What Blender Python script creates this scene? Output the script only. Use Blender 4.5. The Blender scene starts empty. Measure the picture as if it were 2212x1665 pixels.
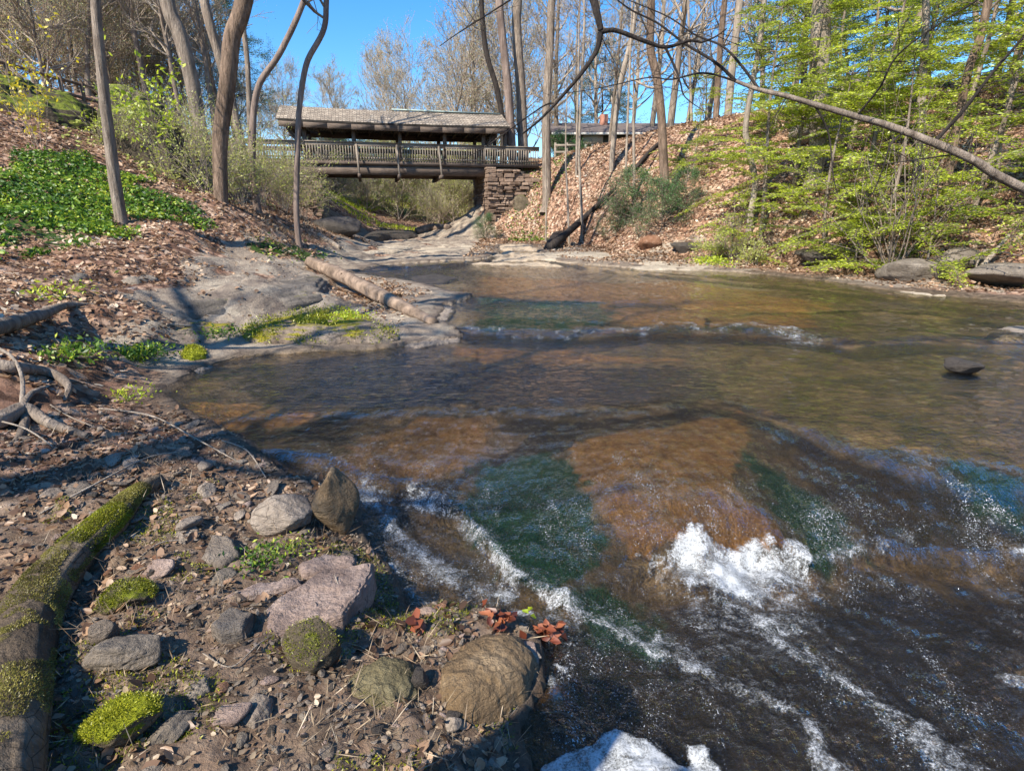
import bpy, math, random
import numpy as np
from math import radians, sin, cos, tan, pi
from mathutils import Vector
random.seed(7)
C = bpy.context.scene.collection
# ------------------------------------------------------------------ camera maths
# places are given by where they stand in the photo (2212 x 1665 grid) and are turned
# into real world points on the water, the terrain or at a given distance
HC = 1.6; PITCH = radians(16.5); F = 1229.0
CP, SP = cos(PITCH), sin(PITCH)
def ray(X, Y):
    u = (832.5 - Y) / F; r = (X - 1106) / F
    return np.array([r, CP + u * SP, -SP + u * CP])
def PZ(X, Y, z):
    d = ray(X, Y); t = (z - HC) / d[2]
    return np.array([d[0] * t, d[1] * t, z])
def PY(X, Y, y):
    d = ray(X, Y); t = y / d[1]
    return np.array([d[0] * t, y, HC + d[2] * t])
# ------------------------------------------------------------------ noise
def _h(ix, iy, iz, s):
    n = (ix * 374761393 + iy * 668265263 + iz * 2147483647 + s * 974634777) & 0xffffffff
    n = ((n ^ (n >> 13)) * 1274126177) & 0xffffffff
    return ((n ^ (n >> 16)) & 0xffff) / 65535.0
def vn(x, y, z=0.0, s=0):
    x = np.asarray(x, float); y = np.asarray(y, float); z = np.asarray(z, float) + 0 * x
    ix = np.floor(x).astype(np.int64); iy = np.floor(y).astype(np.int64); iz = np.floor(z).astype(np.int64)
    fx, fy, fz = x - ix, y - iy, z - iz
    fx = fx * fx * fx * (fx * (fx * 6 - 15) + 10); fy = fy * fy * fy * (fy * (fy * 6 - 15) + 10); fz = fz * fz * (3 - 2 * fz)
    r = 0
    for dx in (0, 1):
        wx = fx if dx else 1 - fx
        for dy in (0, 1):
            wy = fy if dy else 1 - fy
            for dz in (0, 1):
                wz = fz if dz else 1 - fz
                r = r + wx * wy * wz * _h(ix + dx, iy + dy, iz + dz, s)
    return r * 2 - 1
def fbm(x, y, z=0.0, o=4, s=0, g=0.5):
    a = 1.0; f = 1.0; r = 0; t = 0
    for i in range(o):
        r = r + a * vn(x * f + 13.7 * i, y * f - 7.1 * i, np.asarray(z) * f, s + i); t += a; a *= g; f *= 2.03
    return r / t
def ss(a, b, x):
    t = np.clip((x - a) / (b - a), 0, 1); return t * t * (3 - 2 * t)
# ------------------------------------------------------------------ RBF surfaces
class RBF:
    def __init__(self, pts):
        P = np.array(pts, float); self.c = P[:, :2]
        n = len(P); K = np.linalg.norm(self.c[:, None] - self.c[None], axis=2)
        A = np.zeros((n + 3, n + 3)); A[:n, :n] = K + np.eye(n) * -0.02
        A[:n, n] = 1; A[:n, n + 1:] = self.c; A[n, :n] = 1; A[n + 1:, :n] = self.c.T
        w = np.linalg.solve(A, np.concatenate([P[:, 2], np.zeros(3)])); self.w = w[:n]; self.p = w[n:]
    def __call__(self, x, y):
        x = np.asarray(x, float); y = np.asarray(y, float); sh = np.broadcast(x, y).shape
        x = np.broadcast_to(x, sh).ravel(); y = np.broadcast_to(y, sh).ravel(); out = np.empty(len(x))
        for i in range(0, len(x), 20000):
            a, b = x[i:i + 20000], y[i:i + 20000]
            K = np.sqrt((a[:, None] - self.c[:, 0]) ** 2 + (b[:, None] - self.c[:, 1]) ** 2)
            out[i:i + 20000] = K @ self.w + self.p[0] + self.p[1] * a + self.p[2] * b
        return out.reshape(sh)
WP = [PZ(*p) for p in [
 (700,545,.36),(900,545,.38),(1000,535,.42),(1100,528,.44),(1250,545,.36),(1400,575,.28),(1700,600,.22),(2000,640,.16),(2212,665,.14),(2500,700,.12),
 (820,600,.24),(1000,620,.2),(900,650,.16),(1040,680,.14),(1400,688,.14),(1700,690,.13),(2000,700,.11),(2300,740,.08),
 (980,730,.04),(1200,728,.05),(1400,732,.05),(1700,742,.04),
 (450,790,.02),(600,780,.02),(1000,780,.02),(1400,800,.02),(1800,800,.02),(2212,830,.02),
 (380,880,.0),(450,880,.0),(800,860,0),(1100,870,0),(1300,870,0),(1560,860,0),(1700,920,0),(1950,960,0),(2212,1010,-.02),(2500,1010,-.03),
 (1300,900,-.01),(1560,890,.01),(1600,930,.0),(1450,1000,-.04),(1540,1060,-.09),(1650,1100,-.14),(1350,1040,-.08),(1450,1140,-.18),(1680,960,-.08),(1740,1050,-.17),(1850,1100,-.24),(1120,960,-.09),(1150,1040,-.17),(1200,1130,-.25),(1000,960,-.06),
 (560,1000,-.06),(700,1040,-.12),(860,1075,-.24),(960,1010,-.12),(1060,1130,-.3),(1250,1230,-.33),(1400,1205,-.34),(1600,1190,-.34),(1750,1200,-.34),(2000,1180,-.34),(2212,1190,-.34),
 (900,1250,-.33),(1200,1400,-.35),(1600,1400,-.36),(2200,1400,-.36),(1300,1650,-.37),(2200,1650,-.37),(2700,1300,-.35),(3200,1650,-.37)]]
WP += [(0, -6, -.45), (6, -6, -.45), (-4, 34, .5), (-3, 45, .7), (14, 3, -.3), (14, 9, .05), (-8, 3, .05), (-12, 9, .2), (-2, 0, -.33)]
STEPS = []
for pts, h, wd in [([(900,722),(1000,716),(1200,722),(1400,716),(1500,714),(1700,722),(1850,742),(2000,728),(2212,735),(2600,760)], .085, .10),
 ([(700,1060),(790,1085),(880,1088),(1000,1120),(1060,1180),(1120,1250),(1230,1285),(1380,1222),(1500,1182),(1600,1196),(1700,1182),(1760,1215),(1900,1168),(2100,1190),(2212,1188),(2600,1200)], .075, .05),
 ([(380,905),(560,905),(800,888),(1000,884),(1250,893),(1400,890),(1560,868),(1650,900),(1800,950),(2212,1040),(2600,1060)], .035, .09),
 ([(860,640),(1050,648),(1200,655),(1400,650),(1700,655),(1900,660),(2300,700)], .045, .12), ([(760,585),(950,578),(1100,560),(1200,572),(1450,592),(1700,606),(1950,632),(2300,665)], .06, .15)]:
    q = np.array([PZ(X, Y, {.085: .09, .075: -.3, .035: 0., .045: .16, .06: .26}[h])[:2] for X, Y in pts]); q = q[np.argsort(q[:, 0])]; STEPS.append((q, h, wd))
def stepf(x, y):
    r = 0
    for q, h, wd in STEPS:
        yl = np.interp(x, q[:, 0], q[:, 1]) + .12 * wd / .1 * fbm(x * 2.5 / (wd * 10 + .3), h * 90, 0, 3, 7); r = r + h * ss(-wd, wd, y - yl)
    return r
WP = np.array(WP); WP[:, 2] -= stepf(WP[:, 0], WP[:, 1]); _W = RBF(WP)
def W(x, y): return _W(x, y) + stepf(np.asarray(x, float), np.asarray(y, float))
def hit(f, X, Y, t0=0.9, t1=160, n=1600):
    d = ray(X, Y); t = t0 * (t1 / t0) ** np.linspace(0, 1, n)
    g = HC + d[2] * t - f(d[0] * t, d[1] * t); k = np.where(g <= 0)[0]
    if len(k) == 0: return None
    i = max(k[0], 1); a = g[i - 1] / (g[i - 1] - g[i] + 1e-9); tt = t[i - 1] + a * (t[i] - t[i - 1])
    return np.array([d[0] * tt, d[1] * tt, HC + d[2] * tt])
def PW(X, Y): return hit(W, X, Y)
SHORE = [(745,590),(830,572),(930,566),(1040,560),(1075,548),(1080,532),(1150,531),(1175,550),(1210,566),(1330,576),(1470,584),(1600,588),(1720,600),(1830,612),(1930,628),(2060,640),(2212,655),(2500,700),(3000,800),
 (3600,1100),(3400,1665),(1330,2300),(1170,1900),(1150,1665),(1120,1580),(1175,1480),(1165,1400),(1090,1330),(960,1310),(890,1330),(850,1260),(800,1180),(778,1080),(730,1040),(640,1035),(560,985),(470,930),(380,890),(368,850),(430,800),(520,770),(640,760),(760,760),(850,752),(930,742),(1000,728),(975,704),(940,690),(960,662),(1010,640),(900,612),(820,600)]
def PWs(X, Y):
    p = PW(X, Y)
    return p if p is not None else PZ(X, Y, -.35)
POLY = np.array([PWs(*p)[:2] for p in SHORE])
def sdist(x, y, P=POLY, closed=True):
    sh = x.shape; x = x.ravel(); y = y.ravel(); d = np.full(len(x), 1e9); ins = np.zeros(len(x), bool); n = len(P)
    for i in range(n if closed else n - 1):
        a = P[i]; b = P[(i + 1) % n]; e = b - a; L = e @ e + 1e-12
        t = np.clip(((x - a[0]) * e[0] + (y - a[1]) * e[1]) / L, 0, 1)
        d = np.minimum(d, np.hypot(x - a[0] - t * e[0], y - a[1] - t * e[1]))
        if closed:
            c = (a[1] > y) != (b[1] > y)
            with np.errstate(divide='ignore', invalid='ignore'):
                ins ^= c & (x < (b[0] - a[0]) * (y - a[1]) / (b[1] - a[1] + 1e-15) + a[0])
    return (np.where(ins, -d, d) if closed else d).reshape(sh)
LP = [PZ(*p) for p in [(1000,1640,-.22),(700,1600,-.06),(400,1600,.0),(100,1600,.06),(300,1300,.04),(600,1300,-.04),(780,1300,-.14),(1000,1450,-.2),
 (700,1140,-.1),(500,1080,-.0),(200,1080,.1),(450,980,.03),(200,900,.16),(380,800,.13),(250,740,.28),(520,740,.1),(700,745,.1),(860,735,.1),(600,690,.24)]]
LP += [PY(*p) for p in [(0,1350,2.0),(0,1050,2.9),(0,850,4.0),(0,700,5.0),(0,600,6.5),(0,550,8),(0,350,12),(0,250,15),(0,190,17),(265,480,11),(150,520,9.3),(150,400,12),(380,490,11),(300,570,8.5),(420,560,9.5),
 (500,560,12),(500,640,8),(600,560,12.5),(660,600,11),(478,430,14),(620,490,17),(760,508,23),(700,540,16),(580,440,23),(600,385,29),(500,380,24),(300,330,17),(400,400,16),
 (300,250,22),(100,200,18),(440,300,24),(860,520,27),(1000,517,29),
 (1060,515,29.5),(1200,522,27),(1330,515,24.5),(1500,548,19.5),(1700,570,16.5),(1900,602,13.5),(2100,606,12.6),(2300,620,11.5),
 (1100,514,29.4),(1165,500,28.9),(1195,415,28.8),(1105,352,32.3),(1145,345,33),(1250,330,31),(1320,350,28.5),(1400,300,29),(1540,262,27),(1438,436,23),(1350,440,25),(1620,460,19),(1620,330,24),(1800,300,22),(1800,450,17),(1980,400,17),(2212,300,18),(2212,450,14),(2000,520,14.2),(1900,200,27),(2212,150,24),(1600,520,19)]]
LP += [(-8.6,30,.75),(-8.4,34,.8),(-8.8,27,.85),(-6,38,.85),(-8.5,39,1.1),(-7,46,1.4),(-6.5,25,.6),(-11.6,29,3.6),(-11.5,33,3.7),(-14,30,5.2),(-22,20,6.5),(-25,8,5),(-14,6,2.4),(-9,2,1.0),(-4,0,.25),(-10,-8,1),(0,-6,-.1),(20,-6,3),(-25,45,7),(-13,37,4.2),
 (-14,46,3.8),(-5,34,.7),(0,36,1.2),(-5,44,1.2),(-5,60,2.6),(3,60,4),(4,36,4.4),(12,38,5.7),(24,38,6.6),(20,30,6.6),(12,60,6),(30,60,8),(40,20,9),(30,8,6),(-20,80,7),(0,90,5.5),(30,90,8),(0,160,10),(80,160,14),(-80,160,14),(-60,40,10),(90,40,14),(-80,-60,5),(80,-60,5),(0,-80,2),(0,420,24),(300,300,24),(-300,300,24),(-300,-300,15),(300,-300,15)]
L = RBF(LP)
def terrain(x, y, full=False):
    x = np.asarray(x, float); y = np.asarray(y, float)
    r = np.hypot(x, y)
    wob = 0.05 * fbm(x * 2.2, y * 2.2, 0, 3, 5) * np.clip(r / 3, .6, 3)
    sd = sdist(x, y) + wob
    w = W(x, y); l = L(x, y)
    k = np.clip(r / 6, .35, 2.2)
    far = ss(60, 130, r)
    # land
    a = ss(0, 0.9 * k, sd)
    rough = fbm(x * 1.3, y * 1.3, 0, 5, 11, .55) * .10 * np.clip(k, .5, 1.6) * (1 - far) + far * 1.5 * fbm(x * .03, y * .03, 0, 3, 4)
    fine = fbm(x * 14, y * 14, 0, 3, 21) * .022 + ss(6, 3, r) * .022 * fbm(x * 5, y * 5, 0, 3, 27) + np.abs(fbm(x * 6, y * 6, 0, 3, 24)) * .03
    # bedrock ledges: slanted beds broken into steps near the water
    rk = ss(1.6 * k, .3 * k, np.abs(sd)) * ss(3.8, 6, r) * (1 - .7 * ss(3, 6, x))
    q = l + .22 * x * .3 + .25 * fbm(x * .55, y * .8, 0, 3, 31)
    st = .11; qs = (np.floor(q / st) + ss(.62, 1, q / st - np.floor(q / st))) * st
    led = (qs - q) * rk * .9
    land = np.maximum(w + .012 + .05 * ss(0, .12 * k, sd), (1 - a) * (w + .05) + a * l) + (rough + fine) * (.25 + .75 * a) * ss(-.02, .15, sd) + led * a
    land = np.maximum(land, w + .008 + .03 * ss(0, .1, sd))
    # bed
    dep = .035 + .05 * ss(0, .8 * k, -sd) + .06 * fbm(x * .9, y * 1.3, 0, 4, 41) + .025 * fbm(x * 6, y * 6, 0, 4, 44) + .05 * ss(2.0, .5, r)
    dep = np.maximum(dep, .012) - .05 * ss(.18, .32, fbm(x * .55, y * 1.1, 0, 4, 47)) * ss(13, 18, r) * ss(.1, .4, -sd) - .12 * ss(-.12, .05, fbm(x * .45, y * .9, 0, 4, 48)) * ss(15.5, 19, y)
    bed = w - dep * ss(0, .12 * k, -sd) - .004
    z = np.where(sd > 0, land, bed)
    if full: return z, sd, k
    return z
def T(x, y): return float(terrain(np.array([x]), np.array([y]))[0])
def PT(X, Y, **k): return hit(terrain, X, Y, **k)
# ------------------------------------------------------------------ mesh building
def mesh(name, V, Fs, mat=None, smooth=True, attrs=None):
    me = bpy.data.meshes.new(name)
    V = np.asarray(V, np.float32); me.vertices.add(len(V)); me.vertices.foreach_set('co', V.ravel())
    if not isinstance(Fs, list): Fs = [Fs]
    Fs = [np.asarray(f, np.int32) for f in Fs if len(f)]
    idx = np.concatenate([f.ravel() for f in Fs]); cnt = np.concatenate([np.full(len(f), f.shape[1], np.int32) for f in Fs])
    me.loops.add(len(idx)); me.loops.foreach_set('vertex_index', idx)
    me.polygons.add(len(cnt)); me.polygons.foreach_set('loop_start', np.concatenate([[0], np.cumsum(cnt)[:-1]]).astype(np.int32))
    me.polygons.foreach_set('use_smooth', np.full(len(cnt), smooth))
    me.update(calc_edges=True)
    for k, v in (attrs or {}).items():
        a = me.attributes.new(k, 'FLOAT', 'POINT'); a.data.foreach_set('value', np.asarray(v, np.float32))
    if mat: me.materials.append(mat)
    return me
def tag(o, label=None, cat=None, group=None, kind=None):
    if label: o['label'] = label
    if cat: o['category'] = cat
    if group: o['group'] = group
    if kind: o['kind'] = kind
    return o
def obj(name, me, parent=None, loc=None):
    o = bpy.data.objects.new(name, me); C.objects.link(o)
    if parent: o.parent = parent
    if loc is not None: o.location = loc
    return o
def empty(name, loc, label, cat, group=None, rz=0):
    o = bpy.data.objects.new(name, None); C.objects.link(o); o.location = loc; o.rotation_euler.z = rz
    o.empty_display_size = .2
    return tag(o, label, cat, group)
class MB:
    def __init__(s): s.V = []; s.Q = []; s.T = []; s.n = 0; s.A = []
    def add(s, V, Q=None, T=None, a=0.0):
        V = np.asarray(V, float); s.V.append(V)
        if Q is not None and len(Q): s.Q.append(np.asarray(Q) + s.n)
        if T is not None and len(T): s.T.append(np.asarray(T) + s.n)
        s.A.append(np.zeros(len(V)) + a); s.n += len(V)
    def tube(s, P, R, k=6, a=0.0, cap=False, rough=0, seed=0):
        P = np.asarray(P, float); R = np.asarray(R, float) + np.zeros(len(P)); n = len(P)
        D = np.gradient(P, axis=0); D /= np.linalg.norm(D, axis=1)[:, None] + 1e-9
        up = np.array([0, 0, 1.]) if abs(D[0][2]) < .8 else np.array([0, 1., 0])
        A = np.cross(D, up); A /= np.linalg.norm(A, axis=1)[:, None] + 1e-9; B = np.cross(D, A)
        th = np.arange(k) * 2 * pi / k
        RR = np.repeat(R[:, None], k, 1)
        if rough:
            ii, jj = np.meshgrid(np.arange(n), np.arange(k), indexing='ij')
            cl = np.concatenate([[0], np.cumsum(np.linalg.norm(np.diff(P, axis=0), axis=1))])
            RR = RR * (1 + rough * fbm(cl[:, None] / (R.mean() * 7) + 0 * jj, np.cos(th)[None] * 2.6 + 0 * ii, np.sin(th)[None] * 2.6 + 0 * ii, 4, seed, .6))
        V = P[:, None] + RR[:, :, None] * (np.cos(th)[None, :, None] * A[:, None] + np.sin(th)[None, :, None] * B[:, None])
        i = np.arange(n - 1)[:, None] * k; j = np.arange(k)[None]; j2 = (j + 1) % k
        Q = np.stack([i + j, i + j2, i + k + j2, i + k + j], -1).reshape(-1, 4)
        V = V.reshape(-1, 3); Tt = []
        if cap:
            m = len(V); V = np.vstack([V, P[0], P[-1]])
            Tt = [[m, (q + 1) % k, q] for q in range(k)] + [[m + 1, (n - 1) * k + q, (n - 1) * k + (q + 1) % k] for q in range(k)]
        s.add(V, Q, Tt, a)
    def box(s, c, u, v, w, a=0.0):
        c, u, v, w = [np.asarray(q, float) for q in (c, u, v, w)]
        V = [c + i * u + j * v + k * w for i in (-1, 1) for j in (-1, 1) for k in (-1, 1)]
        s.add(V, [[0, 1, 3, 2], [4, 6, 7, 5], [0, 4, 5, 1], [2, 3, 7, 6], [0, 2, 6, 4], [1, 5, 7, 3]], None, a)
    def leaves(s, P, D, N, L, Wd, a, curl=.25, hexa=False):
        P = np.asarray(P); n = len(P); D = D / (np.linalg.norm(D, axis=1)[:, None] + 1e-9)
        S = np.cross(D, N); S /= np.linalg.norm(S, axis=1)[:, None] + 1e-9; N = np.cross(S, D)
        L = (np.zeros(n) + L)[:, None]; Wd = (np.zeros(n) + Wd)[:, None]; cu = (np.zeros(n) + curl)[:, None]
        b = np.arange(n)[:, None]
        if hexa:
            up = N * Wd * cu
            V = np.stack([P, P + D * L * .3 + S * Wd * .5 + up, P + D * L * .75 + S * Wd * .38 + up * .6, P + D * L + up * .8, P + D * L * .75 - S * Wd * .38 + up * .6, P + D * L * .3 - S * Wd * .5 + up], 1).reshape(-1, 3)
            Q = np.concatenate([b * 6 + [0, 1, 2, 3], b * 6 + [0, 3, 4, 5]]); s.add(V, Q, None, np.repeat(np.zeros(n) + a, 6))
        else:
            V = np.stack([P, P + D * L * .45 + S * Wd * .5, P + D * L + N * Wd * cu, P + D * L * .45 - S * Wd * .5], 1).reshape(-1, 3)
            s.add(V, b * 4 + [0, 1, 2, 3], None, np.repeat(np.zeros(n) + a, 4))
    def mesh(s, name, mat, smooth=True):
        return mesh(name, np.vstack(s.V), [np.vstack(q) for q in (s.Q, s.T) if len(q)], mat, smooth, {'rnd': np.concatenate(s.A)})
    def build(s, name, mat, parent=None, loc=None, smooth=True):
        if loc is not None: s.V = [v - np.asarray(loc) for v in s.V]
        return obj(name, s.mesh(name, mat, smooth), parent, loc)
def smoothpath(P, n):
    P = np.asarray(P, float); m = len(P); t = np.linspace(0, m - 1, n); out = []
    for q in t:
        i = min(int(q), m - 2); f = q - i
        p0, p1, p2, p3 = P[max(i - 1, 0)], P[i], P[i + 1], P[min(i + 2, m - 1)]
        out.append(.5 * ((2 * p1) + (-p0 + p2) * f + (2 * p0 - 5 * p1 + 4 * p2 - p3) * f * f + (-p0 + 3 * p1 - 3 * p2 + p3) * f ** 3))
    return np.array(out)
# ------------------------------------------------------------------ materials
class NT:
    def __init__(s, name):
        s.m = bpy.data.materials.new(name); s.m.use_nodes = True; s.t = s.m.node_tree; s.t.nodes.clear()
        s.out = s.t.nodes.new('ShaderNodeOutputMaterial')
    def n(s, typ, ins=None, **p):
        x = s.t.nodes.new('ShaderNode' + typ)
        for k, v in p.items(): setattr(x, k, v)
        for k, v in (ins or {}).items():
            if hasattr(v, 'is_linked') or isinstance(v, bpy.types.NodeSocket): s.t.links.new(v, x.inputs[k])
            else: x.inputs[k].default_value = v
        return x
    def pos(s): return s.n('NewGeometry').outputs['Position']
    def obj(s): return s.n('TexCoord').outputs['Object']
    def map(s, v, sc, rot=(0, 0, 0)): return s.n('Mapping', {'Vector': v, 'Scale': sc, 'Rotation': rot}).outputs[0]
    def noise(s, v, sc, det=6, rough=.55, dist=0.0): return s.n('TexNoise', {'Vector': v, 'Scale': sc, 'Detail': det, 'Roughness': rough, 'Distortion': dist}).outputs[0]
    def vor(s, v, sc, feat='F1', out='Distance', rnd=1.0): return s.n('TexVoronoi', {'Vector': v, 'Scale': sc, 'Randomness': rnd}, feature=feat).outputs[out]
    def ramp(s, f, stops, interp='LINEAR'):
        r = s.n('ValToRGB', {'Fac': f}); cr = r.color_ramp; cr.interpolation = interp
        while len(cr.elements) < len(stops): cr.elements.new(.5)
        for e, (p, c) in zip(cr.elements, stops):
            e.position = p; e.color = (c, c, c, 1) if not isinstance(c, tuple) else (*c, 1)
        return r.outputs[0]
    def math(s, op, a, b=0.0, c=0.0, clamp=False): return s.n('Math', {0: a, 1: b, 2: c}, operation=op, use_clamp=clamp).outputs[0]
    def mix(s, f, a, b, mode='MIX'):
        x = s.n('Mix', data_type='RGBA', blend_type=mode, clamp_factor=True)
        for i, v in ((0, f), (6, a), (7, b)):
            if isinstance(v, bpy.types.NodeSocket): s.t.links.new(v, x.inputs[i])
            else: x.inputs[i].default_value = v if i == 0 else (*v, 1)
        return x.outputs[2]
    def attr(s, k): return s.n('Attribute', attribute_name=k).outputs['Fac']
    def bump(s, h, st, dist=.02, nrm=None):
        i = {'Height': h, 'Strength': st, 'Distance': dist}
        if nrm is not None: i['Normal'] = nrm
        return s.n('Bump', i).outputs[0]
    def nz(s): return s.n('SeparateXYZ', {0: s.n('NewGeometry').outputs['Normal']}).outputs[2]
    def bsdf(s, col, rough=.9, nrm=None, spec=.3):
        i = {'Base Color': col, 'Roughness': rough, 'Specular IOR Level': spec}
        if nrm is not None: i['Normal'] = nrm
        return s.n('BsdfPrincipled', i).outputs[0]
    def end(s, sh): s.t.links.new(sh, s.out.inputs[0]); return s.m
def foliage(name, stops, trans=.45):
    t = NT(name); c = t.ramp(t.attr('rnd'), stops)
    d = t.n('BsdfDiffuse', {'Color': c}).outputs[0]; tr = t.n('BsdfTranslucent', {'Color': c}).outputs[0]
    g = t.n('BsdfGlossy', {'Color': (.8, .8, .8, 1), 'Roughness': .45}).outputs[0]
    m = t.n('MixShader', {0: trans, 1: d, 2: tr}).outputs[0]
    return t.end(t.n('MixShader', {0: .04, 1: m, 2: g}).outputs[0])
def bark(name, dark, light, sc=14, lichen=None):
    t = NT(name); p = t.obj(); v = t.map(p, (sc, sc, sc * .16))
    n1 = t.noise(v, 1, 6, .65, .4); n2 = t.noise(p, 1.1, 4)
    c = t.ramp(n1, [(.3, dark), (.52, tuple((a + b) / 2 for a, b in zip(dark, light))), (.7, light)])
    c = t.mix(t.ramp(n2, [(.35, 0.), (.7, .55)]), c, tuple(.6 * q for q in dark))
    if lichen: c = t.mix(t.ramp(t.noise(p, 2.3, 6, .6), [(.52, 0.), (.62, .7)]), c, lichen)
    return t.end(t.bsdf(c, .92, t.bump(t.math('ADD', n1, t.math('MULTIPLY', t.noise(t.map(p, (sc * 3, sc * 3, sc * .6)), 1, 5, .7), .5)), 1.0, .06), .2))
def rockmat(name, cols, moss=0.0, mosscol=((.10, .12, .012), (.30, .33, .02)), rough=.85, sc=3.0, wet=0.0, strata=.4, red=0.0):
    t = NT(name); p = t.pos(); n1 = t.noise(p, sc, 8, .62, .3); n2 = t.noise(p, sc * 9, 6, .7)
    stv = t.map(p, (sc * 2, sc * 2, sc * 14), (.35, .2, 0)); n3 = t.noise(stv, 1, 5, .6, .6)
    c = t.ramp(n1, [(.28, cols[0]), (.5, cols[1]), (.72, cols[2])])
    c = t.mix(t.math('MULTIPLY', n3, strata), c, tuple(.35 * q for q in cols[0]))
    c = t.mix(t.ramp(n2, [(.35, .55), (.6, 0.)]), c, tuple(.45 * q for q in cols[1]))
    ck = t.vor(t.map(p, (1, 1.4, 2.2), (.3, .2, .5)), sc * 2.6, 'DISTANCE_TO_EDGE'); c = t.mix(t.math('MULTIPLY', t.ramp(ck, [(.0, .8), (.03, 0.)]), t.ramp(n1, [(.48, 0.), (.58, 1.)])), c, tuple(.25 * q for q in cols[0]))
    c = t.mix(t.ramp(t.vor(p, sc * 22), [(.0, .35), (.25, 0.)]), c, tuple(min(1, 1.5 * q) for q in cols[2]))
    h = t.math('ADD', t.math('MULTIPLY', n3, .8), t.math('ADD', n2, t.math('MULTIPLY', n1, 1.2)))
    r = rough
    nrm = t.bump(h, .9, .04)
    if moss > 0:
        mn = t.noise(p, sc * 1.3, 6, .65)
        f = t.math('ADD', t.math('MULTIPLY', t.nz(), .35), mn); f = t.math('ADD', f, moss - 1.0)
        f = t.ramp(f, [(.0, 0.), (.09, 1.)])
        mc = t.ramp(t.noise(p, sc * 12, 5, .7), [(.3, mosscol[0]), (.65, mosscol[1])])
        c = t.mix(f, c, mc); nrm = t.bump(t.math('MULTIPLY', t.noise(p, sc * 40, 4, .7), f), .9, .02, nrm)
    return t.end(t.bsdf(c, r, nrm, .25 + .4 * wet))

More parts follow.
